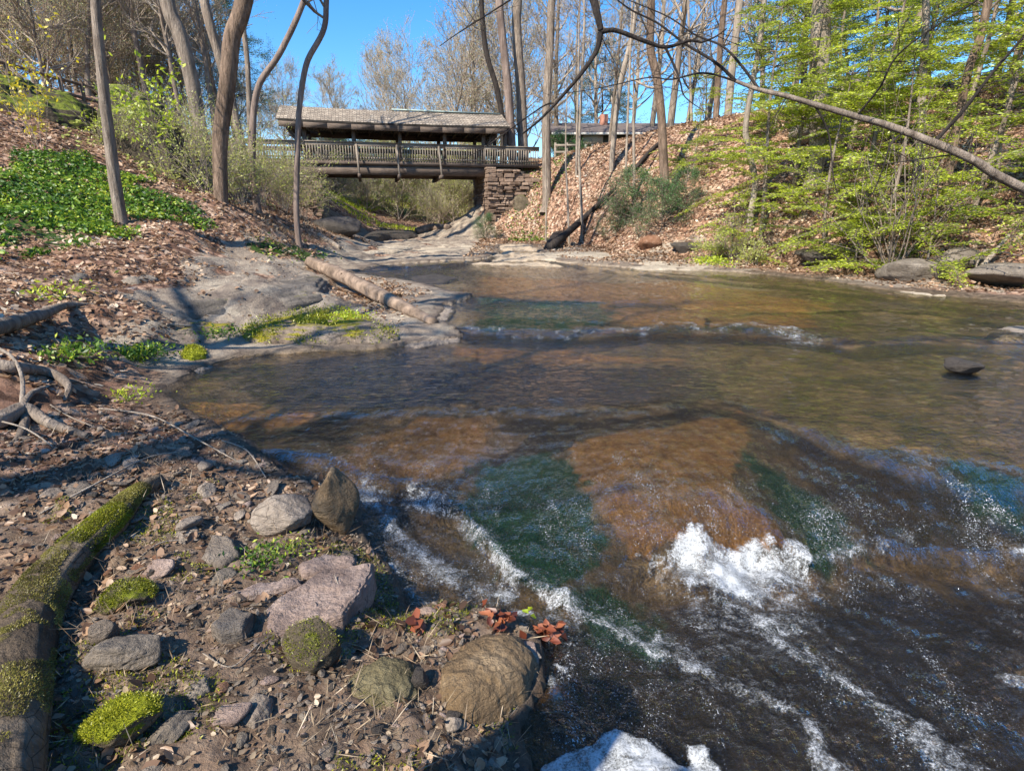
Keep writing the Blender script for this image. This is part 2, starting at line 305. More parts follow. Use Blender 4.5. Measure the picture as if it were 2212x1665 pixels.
def ground_mat():
    t = NT('forest_ground'); p = t.pos()
    n1 = t.noise(p, 1.6, 8, .65); n2 = t.noise(p, 11, 8, .7); n3 = t.noise(p, 60, 5, .7)
    dirt = t.ramp(n2, [(.3, (.04, .027, .017)), (.5, (.145, .103, .070)), (.7, (.31, .235, .165))])
    vc = t.n('TexVoronoi', {'Vector': t.map(p, (1, 1, .6)), 'Scale': 9.0}); vd = vc.outputs['Distance']; vr = t.n('SeparateColor', {0: vc.outputs['Color']}).outputs[0]
    lc = t.ramp(vr, [(0., (.10, .045, .022)), (.35, (.26, .135, .085)), (.65, (.42, .25, .16)), (1., (.56, .40, .29))])
    lc = t.mix(t.ramp(vd, [(.45, 0.), (.8, .9)]), lc, (.05, .025, .015))
    lc = t.mix(t.ramp(n1, [(.4, 0.), (.75, .35)]), lc, (.12, .065, .04))
    c = t.mix(t.math('MULTIPLY', t.attr('leaf'), t.ramp(n2, [(.25, .4), (.45, 1.)])), dirt, lc)
    stv = t.map(p, (2.2, 2.8, 22), (.18, .12, .3)); n4 = t.noise(stv, 1, 6, .65, .7)
    rk = t.ramp(t.noise(p, 2.4, 8, .65, .4), [(.3, (.13, .10, .08)), (.48, (.36, .29, .215)), (.68, (.64, .54, .40))])
    rk = t.mix(t.math('MULTIPLY', n4, .55), rk, (.09, .06, .05))
    rk = t.mix(t.ramp(n3, [(.35, .4), (.6, 0.)]), rk, (.07, .05, .045))
    rf = t.ramp(t.math('ADD', t.attr('rock'), t.math('MULTIPLY', n1, .5)), [(.62, 0.), (.78, 1.)])
    c = t.mix(rf, c, rk)
    gm = t.ramp(t.math('ADD', t.attr('green'), t.math('MULTIPLY', n2, .4)), [(.55, 0.), (.75, 1.)])
    gc = t.ramp(n3, [(.3, (.012, .03, .006)), (.7, (.07, .13, .012))])
    c = t.mix(gm, c, gc)
    # stream bed
    bn = t.noise(t.map(p, (1, 1, 1)), 3.2, 8, .62, .5)
    bed = t.ramp(bn, [(.3, (.035, .030, .018)), (.42, (.11, .085, .048)), (.54, (.23, .155, .085)), (.70, (.42, .29, .17))])
    bed = t.mix(t.ramp(n3, [(.4, .5), (.6, 0.)]), bed, (.05, .028, .012))
    cell = t.n('SeparateColor', {0: t.vor(t.map(p, (.7, 1.5, 1), (0, 0, .5)), 1.7, 'F1', 'Color')}).outputs[0]; bed = t.mix(t.math('MULTIPLY', cell, .35), bed, (.10, .085, .05)); wv = t.n('VectorMath', {0: p, 1: t.n('VectorMath', {0: t.n('TexNoise', {'Vector': p, 'Scale': 2.0, 'Detail': 5.0}).outputs[1], 1: (.9, .9, .9)}, operation='MULTIPLY').outputs[0]}, operation='ADD').outputs[0]; cr = t.vor(t.map(wv, (.5, 1.5, 1), (0, 0, .5)), 1.6, 'DISTANCE_TO_EDGE'); bed = t.mix(t.math('MULTIPLY', t.ramp(cr, [(.0, .7), (.035, 0.)]), t.ramp(n1, [(.45, 0.), (.6, 1.)])), bed, (.03, .022, .015))
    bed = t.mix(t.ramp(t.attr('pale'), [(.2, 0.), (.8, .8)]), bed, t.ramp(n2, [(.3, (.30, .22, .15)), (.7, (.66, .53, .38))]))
    bed = t.mix(t.ramp(t.math('ADD', t.attr('warm'), t.math('MULTIPLY', n1, .35)), [(.45, 0.), (.85, .75)]), bed, t.ramp(n2, [(.3, (.16, .07, .02)), (.7, (.62, .32, .10))]))
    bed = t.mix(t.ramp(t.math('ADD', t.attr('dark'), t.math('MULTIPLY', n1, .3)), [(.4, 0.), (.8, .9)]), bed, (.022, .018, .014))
    al = t.ramp(t.math('ADD', t.attr('algae'), t.math('MULTIPLY', t.math('ADD', n2, bn), .4)), [(.45, 0.), (1.1, 1.)])
    bed = t.mix(al, bed, t.ramp(n3, [(.3, (.006, .030, .016)), (.7, (.028, .115, .045))]))
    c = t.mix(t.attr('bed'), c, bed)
    wet = t.attr('wet')
    c = t.mix(wet, c, t.mix(1.0, c, (.5, .46, .43), 'MULTIPLY'))
    h = t.math('ADD', t.math('ADD', t.math('MULTIPLY', n2, .8), t.math('MULTIPLY', n3, .35)), t.math('MULTIPLY', t.math('MULTIPLY', vd, t.attr('leaf')), -.7))
    h = t.math('ADD', h, t.math('MULTIPLY', n4, rf))
    nrm = t.bump(h, .9, .05)
    rgh = t.math('SUBTRACT', .95, t.math('MULTIPLY', wet, .45))
    return t.end(t.bsdf(c, rgh, nrm, .35))
def water_mat():
    t = NT('stream_water'); p = t.pos()
    slide = t.attr('slide'); foam = t.attr('foam'); fleck = t.attr('fleck')
    r1 = t.noise(t.map(p, (3.0, 6.5, 3), (0, 0, .12)), 1.0, 5, .6, .8)      # pool ripples, wider than deep
    r2 = t.noise(t.map(p, (17, 30, 10), (0, 0, .1)), 1.0, 4, .6, .5)
    s1 = t.noise(t.map(p, (22, 6, 22), (0, 0, .5)), 1.0, 5, .7, .6)        # streaks running down the slide
    s2 = t.noise(p, 70, 3, .7)
    hp = t.math('ADD', t.math('MULTIPLY', r1, .75), t.math('MULTIPLY', r2, .32))
    hs = t.math('ADD', t.math('MULTIPLY', s1, 1.1), t.math('MULTIPLY', s2, .8))
    h = t.math('ADD', t.math('MULTIPLY', hp, t.math('SUBTRACT', 1.0, slide)), t.math('MULTIPLY', hs, slide))
    nrm = t.bump(h, .85, .05)
    tint = t.n('BsdfTransparent', {'Color': (.90, .86, .76, 1)}).outputs[0]
    gl = t.n('BsdfGlossy', {'Color': (.95, .97, 1, 1), 'Roughness': .03, 'Normal': nrm}).outputs[0]
    fr = t.n('Fresnel', {'IOR': 1.33, 'Normal': nrm}).outputs[0]
    w = t.n('MixShader', {0: t.math('MINIMUM', t.math('MULTIPLY', fr, 1.15), 1.0), 1: tint, 2: gl}).outputs[0]
    # foam: lacy bubbles
    fp = t.map(p, (1, 1, 1)); fn = t.noise(fp, 11, 9, .72, 1.0); gr = t.noise(p, 95, 4, .75); gr2 = t.noise(p, 210, 3, .7); cl = t.noise(t.map(p, (3.4, 1.7, 3), (0, 0, .45)), 1.0, 5, .65, .8)
    lace = t.math('ADD', t.math('MULTIPLY', t.math('SUBTRACT', fn, .5), 2.0), t.math('MULTIPLY', t.math('SUBTRACT', gr, .5), 1.7))
    lace = t.math('ADD', lace, t.math('MULTIPLY', t.math('SUBTRACT', gr2, .5), .5))
    f = t.math('ADD', lace, t.math('SUBTRACT', t.math('MULTIPLY', foam, 1.35), .80))
    f = t.ramp(f, [(.0, 0.), (.4, .5), (.75, .96)])
    gs = t.noise(t.map(p, (120, 85, 120), (0, 0, .45)), 1.0, 3, .7)
    th = t.math('SUBTRACT', .742, t.math('ADD', t.math('MULTIPLY', fleck, .105), t.math('MULTIPLY', t.math('SUBTRACT', cl, .5), .62)))
    dot = t.math('MULTIPLY', t.ramp(t.math('SUBTRACT', gs, th), [(.0, 0.), (.06, .85)]), t.math('GREATER_THAN', fleck, .05))
    ff = t.math('MAXIMUM', f, dot)
    fb = t.bump(t.math('ADD', fn, t.math('MULTIPLY', gr, .4)), .5, .02)
    fo = t.n('BsdfPrincipled', {'Base Color': t.ramp(t.math('ADD', t.math('MULTIPLY', fn, .6), t.math('MULTIPLY', gr, .4)), [(.36, (.22, .22, .21)), (.5, (.40, .41, .41)), (.62, (.55, .56, .58))]), 'Roughness': .5, 'Normal': fb, 'Specular IOR Level': .5}).outputs[0]
    return t.end(t.n('MixShader', {0: ff, 1: w, 2: fo}).outputs[0])
def woodmat(name, a, b, sc=(3, 30, 30), rough=.85):
    t = NT(name); p = t.obj(); n = t.noise(t.map(p, sc), 1, 6, .65, .3); n2 = t.noise(p, 1.5, 5)
    c = t.ramp(n, [(.3, a), (.7, b)]); c = t.mix(t.ramp(n2, [(.4, 0.), (.75, .5)]), c, tuple(.5 * q for q in a))
    return t.end(t.bsdf(c, rough, t.bump(n, .6, .02), .2))
def shingle():
    t = NT('wood_shingle'); p = t.obj(); br = t.n('TexBrick', {'Vector': t.map(p, (1, 1, 1)), 'Scale': 1.0, 'Brick Width': .16, 'Row Height': .14, 'Mortar Size': .012, 'Color1': (.25, .20, .155, 1), 'Color2': (.44, .365, .285, 1), 'Mortar': (.03, .025, .02, 1), 'Bias': 0.0})
    c = t.mix(t.ramp(t.noise(p, 2.2, 7, .65), [(.4, 0.), (.7, .6)]), br.outputs[0], (.10, .085, .07))
    return t.end(t.bsdf(c, .9, t.bump(t.noise(p, 14, 5), .6, .03), .2))
M = dict(
 ground=ground_mat(), water=water_mat(),
 bark_gray=bark('gray_bark', (.12, .09, .068), (.47, .38, .30)), bark_brown=bark('brown_bark', (.085, .058, .040), (.38, .265, .19)),
 bark_pale=bark('pale_bark', (.20, .16, .125), (.52, .43, .34), 9), bark_dark=bark('dark_bark', (.022, .018, .016), (.085, .068, .058)),
 bark_pink=bark('smooth_bark', (.12, .085, .07), (.38, .29, .24), 5), twig=bark('twig_bark', (.32, .26, .20), (.60, .50, .40)),
 litter=foliage('leaf_litter', [(0., (.08, .045, .025)), (.3, (.21, .12, .068)), (.6, (.38, .235, .14)), (.85, (.53, .385, .26)), (1., (.66, .54, .40))], .25),
 hem=foliage('hemlock_needles', [(0., (.12, .19, .02)), (.35, (.32, .40, .03)), (.7, (.54, .62, .05)), (1., (.70, .76, .09))], .5),
 dgreen=foliage('dark_evergreen', [(0., (.02, .07, .02)), (.5, (.07, .17, .05)), (1., (.18, .31, .09))], .3),
 pine=foliage('pine_needles', [(0., (.04, .075, .045)), (.5, (.10, .17, .09)), (1., (.22, .31, .16))], .3),
 olive=foliage('olive_leaf', [(0., (.26, .21, .09)), (.5, (.46, .39, .19)), (1., (.64, .55, .30))], .5),
 bud=foliage('spring_bud', [(0., (.46, .28, .20)), (.4, (.56, .42, .26)), (.7, (.50, .50, .22)), (1., (.52, .60, .22))], .5),
 lime=foliage('lime_leaf', [(0., (.30, .42, .02)), (1., (.62, .68, .05))], .5), yellow=foliage('yellow_leaf', [(0., (.55, .45, .02)), (1., (.85, .70, .06))], .5),
 cover=foliage('ground_cover', [(0., (.02, .065, .008)), (.45, (.09, .19, .016)), (.8, (.24, .36, .03)), (1., (.50, .55, .05))], .35),
 brush=foliage('brush_leaf', [(0., (.26, .24, .07)), (.5, (.46, .48, .12)), (1., (.60, .68, .18))], .5),
 dry=foliage('dry_grass', [(0., (.22, .15, .09)), (.6, (.42, .31, .20)), (1., (.58, .47, .32))], .35),
 moss=foliage('moss_fuzz', [(0., (.06, .07, .008)), (.5, (.20, .21, .015)), (1., (.46, .46, .03))], .3),
 mossdry=foliage('dry_moss', [(0., (.07, .06, .015)), (.5, (.22, .19, .04)), (1., (.44, .40, .09))], .3),
 brushlime=foliage('fresh_brush_leaf', [(0., (.36, .38, .10)), (.5, (.58, .62, .18)), (1., (.74, .78, .28))], .5),
 redleaf=foliage('wet_red_leaf', [(0., (.07, .02, .012)), (.6, (.22, .06, .03)), (1., (.40, .15, .07))], .25),
 wood=woodmat('weathered_timber', (.075, .056, .045), (.21, .16, .125)), woodl=woodmat('gray_timber', (.15, .125, .10), (.34, .285, .23)),
 shingle=shingle(), cap=woodmat('ridge_metal', (.30, .38, .35), (.42, .50, .46), rough=.5),
 log=woodmat('fallen_log_wood', (.085, .06, .043), (.38, .275, .20), (7, 7, 7)),
)
# ------------------------------------------------------------------ terrain sheet
def axis(c, a, lo, hi, du):
    u = np.arange(math.asinh((lo - c) / a), math.asinh((hi - c) / a) + du, du); return c + a * np.sinh(u)
def grid_faces(nx, ny):
    i, j = np.meshgrid(np.arange(nx - 1), np.arange(ny - 1), indexing='ij'); b = (i * ny + j).ravel()
    return np.stack([b, b + ny, b + ny + 1, b + 1], 1)
def worldpoly(pts, f=None):
    out = []
    for X, Y in pts:
        p = hit(f or W, X, Y); out.append((p if p is not None else PZ(X, Y, -.3))[:2])
    return np.array(out)
def region(x, y, pts, soft, f=None):
    P = worldpoly(pts, f); lo = P.min(0) - soft * 2; hi = P.max(0) + soft * 2
    r = np.zeros(len(x)); m = (x > lo[0]) & (x < hi[0]) & (y > lo[1]) & (y < hi[1])
    if m.any():
        xx, yy = x[m], y[m]; s = sdist(xx, yy, P) + soft * 1.6 * fbm(xx * .9 / max(soft, .1), yy * .9 / max(soft, .1), 0, 5, 77, .6)
        r[m] = ss(soft, -soft, s)
    return r
Tland = lambda x, y: L(x, y)
def build_ground():
    xs = axis(0, 1.0, -340, 340, .0135); y1 = axis(1.2, 1.2, 1.2, 420, .0125); y0 = axis(1.2, 1.2, -90, 1.2, .07)[:-1]
    ys = np.concatenate([y0[y0 < 1.19], y1]); X, Y = np.meshgrid(xs, ys, indexing='ij'); x, y = X.ravel(), Y.ravel()
    z, sd, k = terrain(x, y, True)
    bed = ss(.01, -.03, sd)
    wet = ss(.22, 0, sd / k) * .85 * (1 - bed)
    near = ss(40, 20, np.hypot(x, y))
    rock = ss(1.5, .2, sd / np.clip(k, .6, 2)) * ss(4.2, 6.5, y) * (1 - bed)
    rock = np.maximum(rock, region(x, y, [(360,700),(300,640),(380,580),(470,520),(560,510),(640,570),(730,620),(860,700),(840,750),(600,752),(480,720)], .35, Tland))
    rock = np.maximum(rock, region(x, y, [(700,512),(1060,512),(1080,560),(960,575),(760,575),(690,545)], .5, W) * .9)
    rock = np.maximum(rock, region(x, y, [(1150,540),(1500,552),(1600,575),(1570,592),(1200,580)], .4, W) * .9)
    rock *= ss(-.55, .1, fbm(x * .9, y * .9, 0, 3, 51) + .25)
    rock *= 1 - ss(3, 6, x) * ss(-.12, .08, fbm(x * .7, y * 1.2, 2, 3, 52)) * .95
    leaf = (1 - ss(.3, .9, rock)) * (1 - bed) * ss(.05, .5, sd / k)
    fore = ss(4.6, 3.6, np.hypot(x, y)); leaf *= 1 - .75 * fore
    green = region(x, y, [(-200,380),(0,350),(150,355),(260,375),(350,410),(420,450),(380,480),(250,470),(180,510),(60,530),(-200,560)], .5, terrain)
    green = np.maximum(green, region(x, y, [(540,525),(610,525),(700,545),(660,565),(580,560)], .3, terrain) * .8)
    green = np.maximum(green, .9 * ss(33, 37, y) * ss(.0, .3, fbm(x * .25, y * .25, 0, 3, 61)) * ss(90, 60, y))
    W4 = lambda pts, s: region(x, y, pts, s, W)
    algae = W4([(1000,1080),(1030,1000),(1120,960),(1200,950),(1240,1000),(1290,1100),(1300,1180),(1200,1240),(1100,1190)], .10)
    algae = np.maximum(algae, W4([(1050,640),(1300,645),(1320,690),(1050,698)], .3))
    algae = np.maximum(algae, W4([(1620,960),(1720,1020),(1830,1090),(1850,1160),(1780,1190),(1700,1100),(1640,1020)], .12) * .9)
    algae = np.maximum(algae, W4([(1200,1240),(1300,1230),(1420,1330),(1440,1400),(1300,1360)], .1) * .8)
    algae = np.maximum(algae, W4([(2060,960),(2212,1010),(2212,1130),(2100,1080)], .12) * .7)
    warm = W4([(1230,940),(1400,880),(1600,870),(1620,930),(1590,1000),(1640,1080),(1760,1190),(1600,1180),(1400,1170),(1290,1080),(1220,1000)], .10)
    warm = np.maximum(warm, W4([(900,880),(1080,870),(1040,960),(1000,1000),(880,1020),(700,1020),(760,930)], .1) * .6)
    warm = np.maximum(warm, W4([(380,860),(560,850),(720,845),(640,900),(480,915)], .1) * .9)
    warm = np.maximum(warm, W4([(1350,650),(1750,640),(1760,690),(1340,695)], .3) * .95)
    warm = np.maximum(warm, W4([(1150,1480),(1380,1470),(1420,1560),(1330,1600),(1180,1600)], .06) * .9)
    warm = np.maximum(warm, W4([(1050,592),(1500,604),(1780,640),(1760,692),(1330,698),(1310,650),(1050,632)], .5) * .8)
    warm = np.maximum(warm, W4([(960,742),(1300,745),(1500,760),(1300,772),(980,765)], .25) * .8)
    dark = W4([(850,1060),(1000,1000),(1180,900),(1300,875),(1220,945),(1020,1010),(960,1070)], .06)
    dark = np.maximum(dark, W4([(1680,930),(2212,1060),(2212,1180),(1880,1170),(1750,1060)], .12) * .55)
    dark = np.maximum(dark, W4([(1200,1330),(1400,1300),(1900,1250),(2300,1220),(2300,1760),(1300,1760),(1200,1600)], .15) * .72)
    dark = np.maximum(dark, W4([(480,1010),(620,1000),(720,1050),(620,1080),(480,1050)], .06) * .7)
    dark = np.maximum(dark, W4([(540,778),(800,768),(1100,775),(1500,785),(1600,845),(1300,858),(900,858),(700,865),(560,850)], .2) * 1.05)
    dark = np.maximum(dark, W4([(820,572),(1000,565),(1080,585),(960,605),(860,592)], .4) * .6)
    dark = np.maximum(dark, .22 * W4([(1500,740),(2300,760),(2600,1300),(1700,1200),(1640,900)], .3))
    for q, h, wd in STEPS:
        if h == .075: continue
        yl = np.interp(x, q[:, 0], q[:, 1]); e = np.exp(-((y - yl + wd * .6 + .25 * wd * fbm(x * 1.3, y * 1.3, h * 50, 3, 9) * 4) / (wd * 1.7)) ** 2) * ss(-.25, .1, fbm(x * .8, y * .3, h * 70, 3, 10)); dark = np.maximum(dark, .95 * e)  # shadow bands below the step lips, painted into the bed colour
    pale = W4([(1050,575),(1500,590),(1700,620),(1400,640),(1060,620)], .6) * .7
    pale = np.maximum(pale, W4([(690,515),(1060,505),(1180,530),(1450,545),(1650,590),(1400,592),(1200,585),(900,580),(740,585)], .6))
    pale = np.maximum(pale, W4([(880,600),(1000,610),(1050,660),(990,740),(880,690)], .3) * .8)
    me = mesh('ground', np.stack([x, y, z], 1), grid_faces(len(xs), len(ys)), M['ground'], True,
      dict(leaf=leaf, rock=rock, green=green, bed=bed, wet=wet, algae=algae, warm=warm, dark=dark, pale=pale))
    tag(obj('ground', me), kind='structure')
build_ground()
# ------------------------------------------------------------------ water
FOAMP = [([(1350,1222),(1420,1182),(1500,1152),(1550,1172),(1600,1178),(1660,1155),(1730,1172),(1775,1225),(1720,1275),(1610,1295),(1500,1290),(1400,1262)], .065, .93, .055),
 ([(1395,1215),(1745,1225),(1810,1280),(1720,1390),(1640,1400),(1600,1340),(1530,1390),(1450,1300)], .08, .60, .0),
 ([(2095,1190),(2150,1180),(2260,1165),(2400,1180),(2400,1215),(2200,1215)], .05, .9, .03),
 ([(1170,1650),(1230,1625),(1330,1580),(1390,1605),(1440,1640),(1475,1650),(1480,1605),(1520,1625),(1560,1680),(1600,1760),(1150,1760)], .022, 1.05, .012)]
FOAML = [([(1640,1240),(1660,1330),(1700,1400),(1790,1440),(1860,1490),(1930,1540),(2000,1600),(2070,1665)], .055, .76),
 ([(1500,1250),(1540,1310),(1600,1350),(1680,1290),(1760,1270)], .12, .50), ([(780,1072),(830,1092),(870,1150),(920,1220),(990,1262),(1090,1285)], .055, .76),
 ([(890,1075),(1000,1110),(1060,1170),(1110,1240),(1200,1285),(1300,1345),(1400,1400),(1500,1440),(1600,1490),(1680,1520),(1750,1560),(1770,1620),(1810,1680)], .045, .76),
 ([(850,1230),(900,1300),(1000,1312),(1100,1322),(1200,1335),(1290,1375)], .035, .64), ([(800,1120),(860,1190),(900,1250),(960,1285),(1060,1300)], .13, .50),
 ([(1440,1260),(1560,1320),(1640,1380)], .13, .50), ([(1620,1270),(1720,1340),(1800,1400)], .11, .46), ([(1300,1340),(1420,1380),(1560,1420)], .09, .40), ([(1330,1220),(1420,1250),(1500,1330),(1560,1400)], .04, .5), ([(1150,1260),(1300,1320),(1430,1385),(1480,1420)], .06, .62), ([(2150,1110),(2185,1160),(2212,1180)], .03, .6), ([(1740,1215),(1800,1190),(1860,1165),(1960,1160)], .04, .62),
 ([(1100,1600),(1250,1650),(1300,1720)], .03, .4), ([(1800,1240),(1900,1300),(2000,1360),(2100,1400)], .08, .38), ([(1850,1340),(1950,1420),(2100,1500),(2212,1600)], .08, .36),
 ([(1000,706),(1150,714),(1300,716),(1380,708),(1440,700),(1500,708)], .16, .56), ([(1440,698),(1480,702)], .10, .8), ([(1560,705),(1620,704),(1680,712),(1740,738)], .17, .64), ([(1780,700),(1850,695)], .08, .5),
 ([(1400,600),(1500,606),(1560,610)], .25, .5), ([(600,1052),(655,1052)], .03, .85), ([(1080,540),(1150,543)], .2, .7), ([(1200,590),(1300,596)], .2, .42),
 ([(1195,1470),(1205,1500)], .018, .8), ([(1210,1440),(1225,1448)], .014, .8), ([(1700,1150),(1790,1180)], .03, .5), ([(2190,1480),(2230,1490)], .03, .85)]
def build_water():
    xs = axis(0, .8, -9, 20, .0115); ys = axis(.6, .8, -1.5, 36, .0095); X, Y = np.meshgrid(xs, ys, indexing='ij'); x, y = X.ravel(), Y.ravel()
    sd = sdist(x, y); F4 = grid_faces(len(xs), len(ys)); r = np.hypot(x, y)
    lim = .25 * np.clip(r / 6, .35, 2.2)
    ok = sd < lim; F4 = F4[ok[F4].all(1)]
    used = np.zeros(len(x), bool); used[F4.ravel()] = True; re = np.cumsum(used) - 1; F4 = re[F4]; x, y, sd, r = x[used], y[used], sd[used], r[used]
    z = W(x, y)
    slide = region(x, y, [(430,890),(620,900),(850,885),(1000,880),(1250,880),(1560,865),(1680,920),(1900,960),(2212,1020),(2600,1050),(2600,1200),(2212,1200),(1740,1200),(1380,1215),(1240,1240),(1060,1150),(860,1080),(700,1050),(560,1000)], .15)
    slide = np.maximum(slide, region(x, y, [(1000,690),(1400,690),(1760,690),(1800,745),(1400,740),(1000,740)], .3) * .7)
    fast = region(x, y, [(780,1080),(1060,1140),(1380,1215),(1750,1200),(2212,1190),(3400,1250),(3400,1760),(1150,1760),(1170,1420),(860,1260)], .15)
    foam = np.zeros(len(x)); lift = np.zeros(len(x))
    for P, s, k, h in FOAMP:
        q = region(x, y, P, s); foam = np.maximum(foam, q * k); lift = np.maximum(lift, q * h)
    wx = x + .055 * fbm(x * 3.1, y * 3.1, 0, 4, 81) * np.clip(r / 3, .6, 3); wy = y + .055 * fbm(x * 3.1, y * 3.1, 9, 4, 82) * np.clip(r / 3, .6, 3)
    for P, w, k in FOAML:
        ww = w * 2.4 * (1 + .6 * fbm(x * 2.2, y * 2.2, 4, 2, 83)); d = sdist(wx, wy, worldpoly(P), False); q = np.exp(-(d / ww) ** 2) * (k - .02) * (1 + .25 * fbm(x * 7, y * 7, 0, 2, 84)); foam = np.maximum(foam, q)
    foam = np.maximum(foam, .20 * fast + .12 * slide + .16 * np.maximum(fast, slide) * fbm(x * 2.1, y * 2.1, 3, 3, 85))
    foam += .5 * lift / .05 * fbm(x * 5, y * 5, 3, 3, 86)
    fleck = np.maximum(slide * (.35 + .65 * ss(4.4, 3.2, y)), fast * .8) * ss(9, 6, y)
    z = z + lift * (.7 + .55 * fbm(x * 8, y * 8, 0, 2, 91) + .16 * fbm(x * 26, y * 26, 0, 2, 96))
    z = z + .005 * np.maximum(slide, fast) * fbm((x * .9 + y * .45) * 24, (y * .9 - x * .45) * 7, 0, 3, 98)
    z = z + .04 * slide * np.abs(fbm(x * 1.5, y * 1.5, 0, 4, 100)) * ss(0, .3, -sd)
    z = z + .0055 * fbm(x * 7, y * 16, 0, 3, 97) * np.clip(r / 4, .6, 2.5) * ss(.05, .15, -sd)
    z = z + (.008 + .010 * fast) * np.maximum(slide, fast) * fbm(x * 9, y * 9, 0, 3, 92) + .026 * fast * fbm((x * .9 + y * .45) * 4.5, (y * .9 - x * .45) * 2.2, 0, 3, 93) + .006 * fbm(x * 2.2, y * 3.5, 0, 3, 94) * np.clip(r / 5, .5, 1.6)
    z = z + .014 * ss(.5, .8, foam) * (1 - ss(.0, .03, lift)) + .03 * region(x, y, [(980,690),(1800,690),(1800,720),(980,720)], .25) * fbm(x * 3, y * 3, 0, 3, 95)
    me = mesh('water', np.stack([x, y, z], 1), F4, M['water'], True, dict(slide=np.clip(slide + fast * .6, 0, 1), foam=foam, fleck=fleck))
    tag(obj('water', me), kind='structure')
build_water()
# ------------------------------------------------------------------ rocks
ROCK = dict(
 gray=rockmat('gray_schist', ((.10, .082, .062), (.26, .215, .17), (.46, .39, .31))),
 ledge=rockmat('weathered_ledge', ((.07, .06, .05), (.25, .21, .17), (.46, .39, .32)), moss=.06, mosscol=((.07, .065, .02), (.20, .18, .04)), sc=1.8, strata=.75),
 tan=rockmat('tan_bedrock', ((.30, .24, .17), (.56, .46, .34), (.74, .63, .47)), sc=1.5), pale=rockmat('pale_stone', ((.16, .125, .10), (.36, .29, .23), (.56, .46, .36))),  # tan: lighter rock colour for the far bedrock slabs
 mossy=rockmat('mossy_ledge', ((.10, .07, .05), (.26, .20, .15), (.44, .36, .27)), moss=.22, mosscol=((.13, .10, .012), (.34, .30, .02)), sc=1.6),
 mossy2=rockmat('mossy_stone', ((.07, .055, .035), (.16, .125, .08), (.30, .24, .16)), moss=.16, sc=5),
 fullmoss=rockmat('moss_covered_stone', ((.07, .055, .035), (.16, .125, .08), (.30, .24, .16)), moss=.55, mosscol=((.12, .15, .01), (.42, .45, .02)), sc=5),
 brown=rockmat('brown_boulder', ((.075, .045, .022), (.23, .15, .075), (.42, .31, .19)), rough=.6, sc=3.5, wet=.4, strata=.15),
 olive=rockmat('olive_stone', ((.07, .055, .028), (.19, .155, .08), (.33, .28, .16)), moss=.02, rough=.7, sc=4, strata=.15),
 pink=rockmat('pink_slate', ((.20, .135, .105), (.42, .305, .25), (.62, .48, .40)), sc=4, strata=.3, rough=.7),
 slate=rockmat('gray_slate', ((.13, .10, .078), (.29, .235, .185), (.48, .40, .32)), sc=6),
 rust=rockmat('rusty_stone', ((.13, .055, .03), (.32, .16, .09), (.50, .30, .20)), sc=6),
 darkmoss=rockmat('dark_mossy_ledge', ((.03, .024, .016), (.09, .07, .045), (.18, .14, .09)), moss=.32, mosscol=((.05, .07, .01), (.22, .25, .03)), sc=1.4),
 dark=rockmat('dark_wet_stone', ((.025, .02, .016), (.075, .06, .048), (.16, .13, .10)), rough=.55, wet=.5, moss=.02, sc=4),
)
